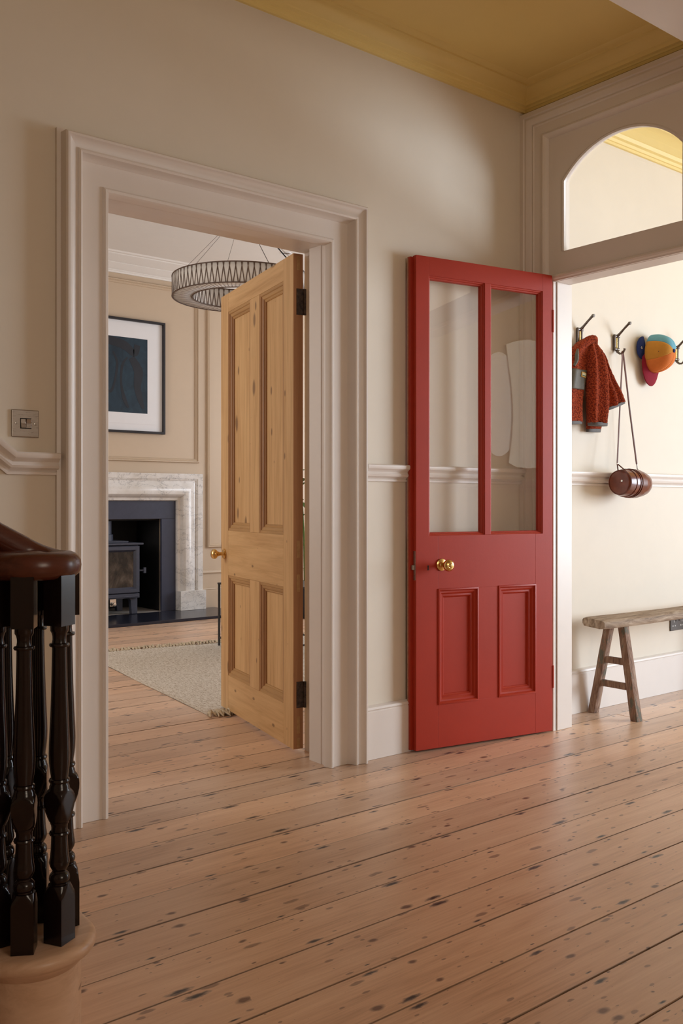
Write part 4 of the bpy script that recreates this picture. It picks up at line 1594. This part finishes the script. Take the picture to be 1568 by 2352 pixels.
# ------------------------------------------------------------------ ring pendant and downlight
LC = Vector((3.87, 5.985, 0))
ZL0, ZL1, RO, RI = 2.575, 2.722, 0.520, 0.372
pl = thing('pendant_light', 'large drum ring pendant with brown zigzag ribbon over pale shade', 'ceiling light', (LC.x, LC.y, ZL0))
T = Matrix.Translation(LC)
mb = MB()
mb.lathe([(RO, ZL0 + 0.002), (RO, ZL1 - 0.002)], 96, T, caps=False)
obj('outer_shade', mb, M_shade, pl, smooth=60, thick=0.002)
mb = MB()
mb.lathe([(RI, ZL0 + 0.002), (RI, ZL1 - 0.002)], 96, T, caps=False)
obj('inner_shade', mb, M_shade, pl, smooth=60, thick=0.002)
mb = MB()
mb.lathe([(RI, ZL0 + 0.002), (RO, ZL0 + 0.002)], 96, T, caps=False)
obj('diffuser', mb, M_shade, pl, smooth=60, thick=0.002)
for r in (RO + 0.001, RI - 0.001):
    for z in (ZL0, ZL1):
        mb = MB()
        mb.tube([LC + Vector((r * math.cos(2 * PI * k / 96), r * math.sin(2 * PI * k / 96), z)) for k in range(97)], 0.0045, 6)
        obj('rim_wire', mb, M_wire, pl, smooth=60)
for nm, r, nV, wv in (('outer_ribbon', RO + 0.003, 76, 0.0055), ('inner_ribbon', RI - 0.003, 54, 0.0055)):
    mb = MB()
    for k in range(nV):
        a0 = 2 * PI * k / nV
        for a, b in ((a0 - 0.10 * 2 * PI / nV, a0 + PI / nV - 0.10 * 2 * PI / nV), (a0 + PI / nV + 0.10 * 2 * PI / nV, a0 + 2 * PI / nV + 0.10 * 2 * PI / nV)):
            zs = (ZL1, ZL0) if a < b and abs(a - a0) < PI / nV else (ZL0, ZL1)
            P = []
            for t, an in ((0, a), (1, b)):
                z = zs[0] + (zs[1] - zs[0]) * t
                da = wv / r
                P.append((an - da / 2, z))
                P.append((an + da / 2, z))
            q = [P[0], P[1], P[3], P[2]]
            mb.face([LC + Vector((r * math.cos(an), r * math.sin(an), z)) for an, z in q])
    obj(nm, mb, M_wire, pl, kind='stuff', thick=0.001)
mb = MB()
for k in range(100):
    a = 2 * PI * k / 100
    b = a + 0.03
    mb.tube([LC + Vector((RI * math.cos(a), RI * math.sin(a), ZL0 - 0.001)), LC + Vector((RO * math.cos(b), RO * math.sin(b), ZL0 - 0.001))], 0.0012, 4)
obj('diffuser_ribs', mb, M_wire, pl, kind='stuff')
hub = LC + Vector((0, 0, 3.235))
mb = MB()
mb.lathe([(0.06, 3.262), (0.06, 3.240), (0.02, 3.232), (0.006, 3.228)], 24, T)
obj('ceiling_rose', mb, M_white, pl, smooth=40)
for k in range(6):
    a = 2 * PI * k / 6 + 0.32
    mb = MB()
    mb.tube([hub, LC + Vector((RO * math.cos(a), RO * math.sin(a), ZL1))], 0.0014, 5)
    obj('suspension_wire', mb, M_hook, pl)
mb = MB()
mb.tube([hub, hub + Vector((0.13, -0.16, -0.21)), LC + Vector((0.30, -0.34, ZL1 + 0.01))], 0.0045, 8)
obj('power_cord', mb, M_dark, pl, smooth=60)
dl = thing('downlight', 'small white recessed downlight in the parlour ceiling', 'ceiling light', (4.88, 6.83, 3.26))
T = Matrix.Translation((4.88, 6.83, 0))
mb = MB()
mb.lathe([(0.048, 3.262), (0.048, 3.256), (0.044, 3.253), (0.034, 3.254), (0.030, 3.258), (0.030, 3.262)], 28, T, caps=False)
obj('bezel', mb, M_mount, dl, smooth=40)
mb = MB()
mb.lathe([(0.0005, 3.257), (0.030, 3.2575)], 24, T)
obj('lens', mb, M_hook, dl)

# ------------------------------------------------------------------ rug
rg_ = thing('woven_rug', 'pale chunky woven rug with fringed ends on the parlour boards', 'rug', (2.362, 3.965, 0), -math.radians(7.87))
RW, RL = 2.3, 2.13
mb = MB()
nu, nv = 420, 200
g = []
rng = random.Random(4)
for j in range(nv + 1):
    v = RL * j / nv
    row = []
    for i in range(nu + 1):
        u = RW * i / nu
        cell = int(u / 0.0225)
        h = 0.0045 * abs(math.sin(PI * u / 0.0225)) * (0.62 + 0.38 * math.sin(2 * PI * (v / 0.032 + 0.5 * (cell % 2)) + 2.4 * math.sin(PI * u / 0.0225)))
        edge = min(1, min(i, nu - i) / 3, min(j, nv - j) / 2)
        row.append((u + 0.004 * math.sin(v * 5), v + 0.010 * math.sin(u * 4), 0.0015 + 0.0055 * edge + h * edge))
    g.append(row)
mb.grid(g)
mb.face([g[0][0], g[-1][0], g[-1][-1], g[0][-1]])
obj('woven_field', mb, M_rug, rg_, smooth=70, world=False)
M_fr = paint('fringe_wool', (0.60, 0.50, 0.36), 0.9, 0.3, 0.3, 0.2, 60)
for base, sg in ((0.0, -1), (RL, 1)):
    mb = MB()
    for i in range(90):
        u = 0.012 + i * 0.0255
        if u > RW - 0.01:
            break
        for q in range(3):
            du = rng.uniform(-0.030, 0.034)
            ln = rng.uniform(0.045, 0.082)
            h = rng.uniform(0.006, 0.018)
            uu = u + rng.uniform(-0.008, 0.008)
            mb.tube([(uu, base, 0.006), (uu + du * 0.25, base + sg * ln * 0.35, 0.008 + h), (uu + du * 0.7, base + sg * ln * 0.75, 0.006 + h * 0.5), (uu + du, base + sg * ln, 0.003)], [0.0055, 0.0065, 0.006, 0.003], 6)
    o = obj('fringe', mb, M_fr, rg_, smooth=60, world=False, kind='stuff')

# ------------------------------------------------------------------ low metal table and plant, half behind the pine door
tb = thing('coffee_table', 'low black metal table on thin legs half hidden behind the pine door', 'table', (3.82, 5.45, 0.008))
mb = MB()
mb.box(3.532, 4.10, 5.10, 5.788, 0.452, 0.464)
obj('tabletop', mb, M_black, tb, bevel=0.002)
for x, y in ((3.541, 5.779), (4.09, 5.779), (3.541, 5.11), (4.09, 5.11)):
    mb = MB()
    mb.box(x - 0.006, x + 0.006, y - 0.006, y + 0.006, 0.0135, 0.453)
    obj('leg', mb, M_black, tb)
for a, b, y in ((3.541, 4.09, 5.779), (3.541, 4.09, 5.11)):
    mb = MB()
    mb.box(a, b, y - 0.005, y + 0.005, 0.066, 0.076)
    obj('cross_bar', mb, M_black, tb)
for x in (3.541, 4.09):
    mb = MB()
    mb.box(x - 0.005, x + 0.005, 5.11, 5.779, 0.066, 0.076)
    obj('cross_bar', mb, M_black, tb)
M_leaf = paint('plant_leaf', (0.07, 0.14, 0.025), 0.4, 0.3, 0.1, 0.5, 30)
M_pot = paint('dark_glazed_pot', (0.02, 0.022, 0.028), 0.3, 0.2, 0)
ht = thing('potted_plant', 'green leafy plant in dark pot glimpsed through the hinge gap', 'plant', (5.10, 6.83, 0))
PX, PY = 5.10, 6.83
mb = MB()
mb.lathe([(0.13, 0), (0.16, 0.04), (0.17, 0.30), (0.165, 0.32), (0.155, 0.32), (0.15, 0.28)], 28, Matrix.Translation((PX, PY, 0)))
obj('plant_pot', mb, M_pot, ht, smooth=40)
mb = MB()
for k in range(5):
    a = k * 1.25
    mb.tube([(PX + 0.03 * math.cos(a), PY + 0.03 * math.sin(a), 0.25), (PX + 0.06 * math.cos(a), PY + 0.06 * math.sin(a), 0.75), (PX + 0.12 * math.cos(a), PY + 0.12 * math.sin(a), 1.15)], [0.010, 0.008, 0.005], 7)
obj('stem', mb, M_leaf, ht, smooth=60)
rng = random.Random(8)
for k in range(26):
    a = rng.uniform(0, 2 * PI)
    z = rng.uniform(0.75, 1.35)
    r0 = rng.uniform(0.03, 0.10)
    L = rng.uniform(0.13, 0.20)
    mb = MB()
    g = []
    for i in range(7):
        t = i / 6
        wv = 0.045 * math.sin(PI * min(1, t * 0.93 + 0.04))
        c_ = Vector((PX + (r0 + L * t) * math.cos(a), PY + (r0 + L * t) * math.sin(a), z + 0.06 * t - 0.10 * t * t))
        n_ = Vector((-math.sin(a), math.cos(a), 0))
        g.append([c_ - n_ * wv + Vector((0, 0, 0.008)), c_, c_ + n_ * wv + Vector((0, 0, 0.008))])
    mb.grid(g)
    obj('leaf', mb, M_leaf, ht, smooth=60)

# ------------------------------------------------------------------ foot of the staircase
SC = Vector((0.685, 1.815, 0))
st_ = thing('staircase', 'foot of a dark turned staircase with scrolled handrail on a stripped bullnose step', 'staircase', SC)


def outline(r, xr):
    """bullnose plan: round the cluster, then straight along to the wall"""
    P = []
    for k in range(41):
        a = math.radians(-200 + 200 * k / 40)
        P.append((SC.x + r * math.cos(a), SC.y + r * math.sin(a)))
    P += [(xr, 1.90), (xr, 2.858), (0.40, 2.858), (0.40, 1.87), (0.545, 1.87)]
    return P


def nosed(prof, name, m):
    """stack of outlines; prof = (inset, z)"""
    mb = MB()
    g = []
    for e, z in prof:
        g.append([(x, y, z) for x, y in outline(0.122 - e, 0.812 - e)])
    mb.grid(g, closed_u=True)
    mb.face(g[0])
    mb.face(g[-1])
    return obj(name, mb, m, st_, smooth=35)


nosed([(0.012, 0.156), (0.004, 0.158), (0.0, 0.164), (-0.001, 0.171), (0.001, 0.178), (0.006, 0.183), (0.012, 0.185)], 'tread', M_step)
nosed([(0.027, 0.136), (0.024, 0.139), (0.020, 0.146), (0.012, 0.152), (0.010, 0.1565)], 'nosing_scotia', M_step)
nosed([(0.028, 0.0), (0.028, 0.137)], 'riser', M_step)
for i in (1, 2):
    x1 = 0.60 - 0.235 * i + 0.0
    mb = MB()
    mb.box(-0.3, x1 + 0.02, 1.90, 2.858, 0.185 * i, 0.185 * i + 0.158)
    obj('riser', mb, M_step, st_)
    mb = MB()
    mb.box(-0.3, x1 + 0.045, 1.895, 2.858, 0.185 * i + 0.158, 0.185 * i + 0.185)
    obj('tread', mb, M_step, st_, bevel=0.006)
mb = MB()
mb.prism([(0.54, 0.0), (0.54, 0.21), (0.20, 0.50), (-0.3, 0.92), (-0.3, 0.0)], 1.862, 1.894, 'y')
obj('outer_string', mb, M_mah, st_, bevel=0.003)
HS = 0.0208
BP = [(0.186, .03, 1), (0.272, .03, 1), (0.279, .0285, 1), (0.287, .0250, 1), (0.2925, .0222, 1), (0.2965, .0205, 1), (0.2972, .0168, 0), (0.2995, .0165, 0), (0.3012, .0172, 0), (0.3040, .0190, 0),
      (0.3085, .0196, 0), (0.3140, .0186, 0), (0.3180, .0158, 0), (0.3200, .0132, 0), (0.3225, .0128, 0), (0.3260, .0148, 0), (0.3310, .0176, 0), (0.3370, .0192, 0), (0.3430, .0188, 0), (0.3500, .0176, 0),
      (0.3620, .0164, 0), (0.3800, .0156, 0), (0.3905, .0153, 0), (0.3915, .0182, 0), (0.3945, .0194, 0), (0.3975, .0184, 0), (0.3985, .0154, 0), (0.4050, .0150, 0), (0.4110, .0158, 0), (0.4130, .0172, 0), (0.4170, .0176, 0),
      (0.4185, .0195, 1), (0.4260, .0226, 1), (0.4360, .0262, 1), (0.4480, .0288, 1), (0.4580, .0298, 1), (0.4660, .0288, 1), (0.4720, .0262, 1), (0.4765, .0228, 1), (0.4785, .0206, 0),
      (0.4810, .0192, 0), (0.4850, .0190, 0), (0.4890, .0172, 0), (0.4910, .0166, 0), (0.4920, .0186, 0), (0.4955, .0198, 0), (0.4990, .0188, 0), (0.5005, .0160, 0), (0.5060, .0164, 0), (0.5180, .0182, 0), (0.5320, .0196, 0),
      (0.5480, .0201, 0), (0.5650, .0197, 0), (0.5900, .0185, 0), (0.6200, .0172, 0), (0.6600, .0157, 0), (0.7000, .0147, 0), (0.7350, .0140, 0), (0.7530, .0139, 0), (0.7540, .0180, 0), (0.7570, .0194, 0), (0.7600, .0184, 0), (0.7612, .0140, 0),
      (0.7680, .0130, 0), (0.7740, .0132, 0), (0.7800, .0146, 0), (0.7835, .0166, 0), (0.7845, .0172, 0), (0.7945, .0172, 0), (0.7950, .03, 1)]


def baluster(cx, cy, rot, ztop, raise_=0.0):
    mb = MB()
    g = []
    n = 40
    for z, R, sq in BP + [(ztop - raise_, .03, 1)]:
        row = []
        for k in range(n):
            a = 2 * PI * k / n + PI / 4
            r = R
            if sq:
                r = min(R, HS / max(abs(math.cos(a)), abs(math.sin(a))))
            row.append((cx + r * math.cos(a + rot), cy + r * math.sin(a + rot), z + (raise_ if z > 0.28 else 0)))
        g.append(row)
    mb.grid(g, closed_u=True)
    mb.face(g[0])
    mb.face(g[-1])
    return obj('baluster', mb, M_mah, st_, smooth=32)


for deg, zt, rs in ((-122, 0.892, 0), (-62, 0.892, 0), (-1, 0.902, 0.012), (60, 0.915, 0.02), (118, 0.925, 0.03), (-180, 0.892, 0)):
    a = math.radians(deg)
    baluster(SC.x + 0.068 * math.cos(a), SC.y + 0.068 * math.sin(a), a + math.radians(1.6), zt, rs)
for i, x in enumerate((0.52, 0.40, 0.28, 0.16)):
    baluster(x, 1.878, 0.0, 0.92 + (0.72 - x) * 0.72, 0.185 + (0.52 - x) * 0.72)
P, rad = [], []
for k in range(81):
    t = k / 80
    deg = -330 + 420 * t
    a = math.radians(deg)
    r = 0.064 if deg > -190 else 0.064 - 0.040 * ((-190 - deg) / 140)
    z = 0.909
    if deg > 20:
        z += 0.030 * ((deg - 20) / 70) ** 1.6
    P.append((SC.x + r * math.cos(a), SC.y + r * math.sin(a), z))
x, z = SC.x, P[-1][2]
sl = 0.48
for k in range(1, 22):
    sl = min(0.74, sl + 0.06)
    x -= 0.05
    z += 0.05 * sl
    P.append((x, SC.y + 0.064, z))
mb = MB()
g = []
for i, p in enumerate(P):
    p = Vector(p)
    t = Vector(P[min(i + 1, len(P) - 1)]) - Vector(P[max(i - 1, 0)])
    t.normalize()
    up = Vector((0, 0, 1))
    up = (up - up.dot(t) * t).normalized()
    sd = t.cross(up)
    row = []
    for k in range(20):
        a = 2 * PI * k / 20
        ca, sa = math.cos(a), math.sin(a)
        wd, hg = 0.0305, (0.0275 if sa > 0 else 0.0265)
        row.append(p + sd * (wd * math.copysign(abs(ca) ** 0.85, ca)) + up * (hg * math.copysign(abs(sa) ** 0.85, sa)))
    g.append(row)
mb.grid(g, closed_u=True)
mb.face(g[0])
mb.face(g[-1])
obj('handrail', mb, M_rail, st_, smooth=60)
mb = MB()
mb.lathe([(0.001, 0.884), (0.036, 0.884), (0.040, 0.895), (0.040, 0.922), (0.034, 0.932), (0.015, 0.936), (0.0005, 0.9365)], 28, Matrix.Translation(SC))
obj('scroll_eye', mb, M_rail, st_, smooth=50)
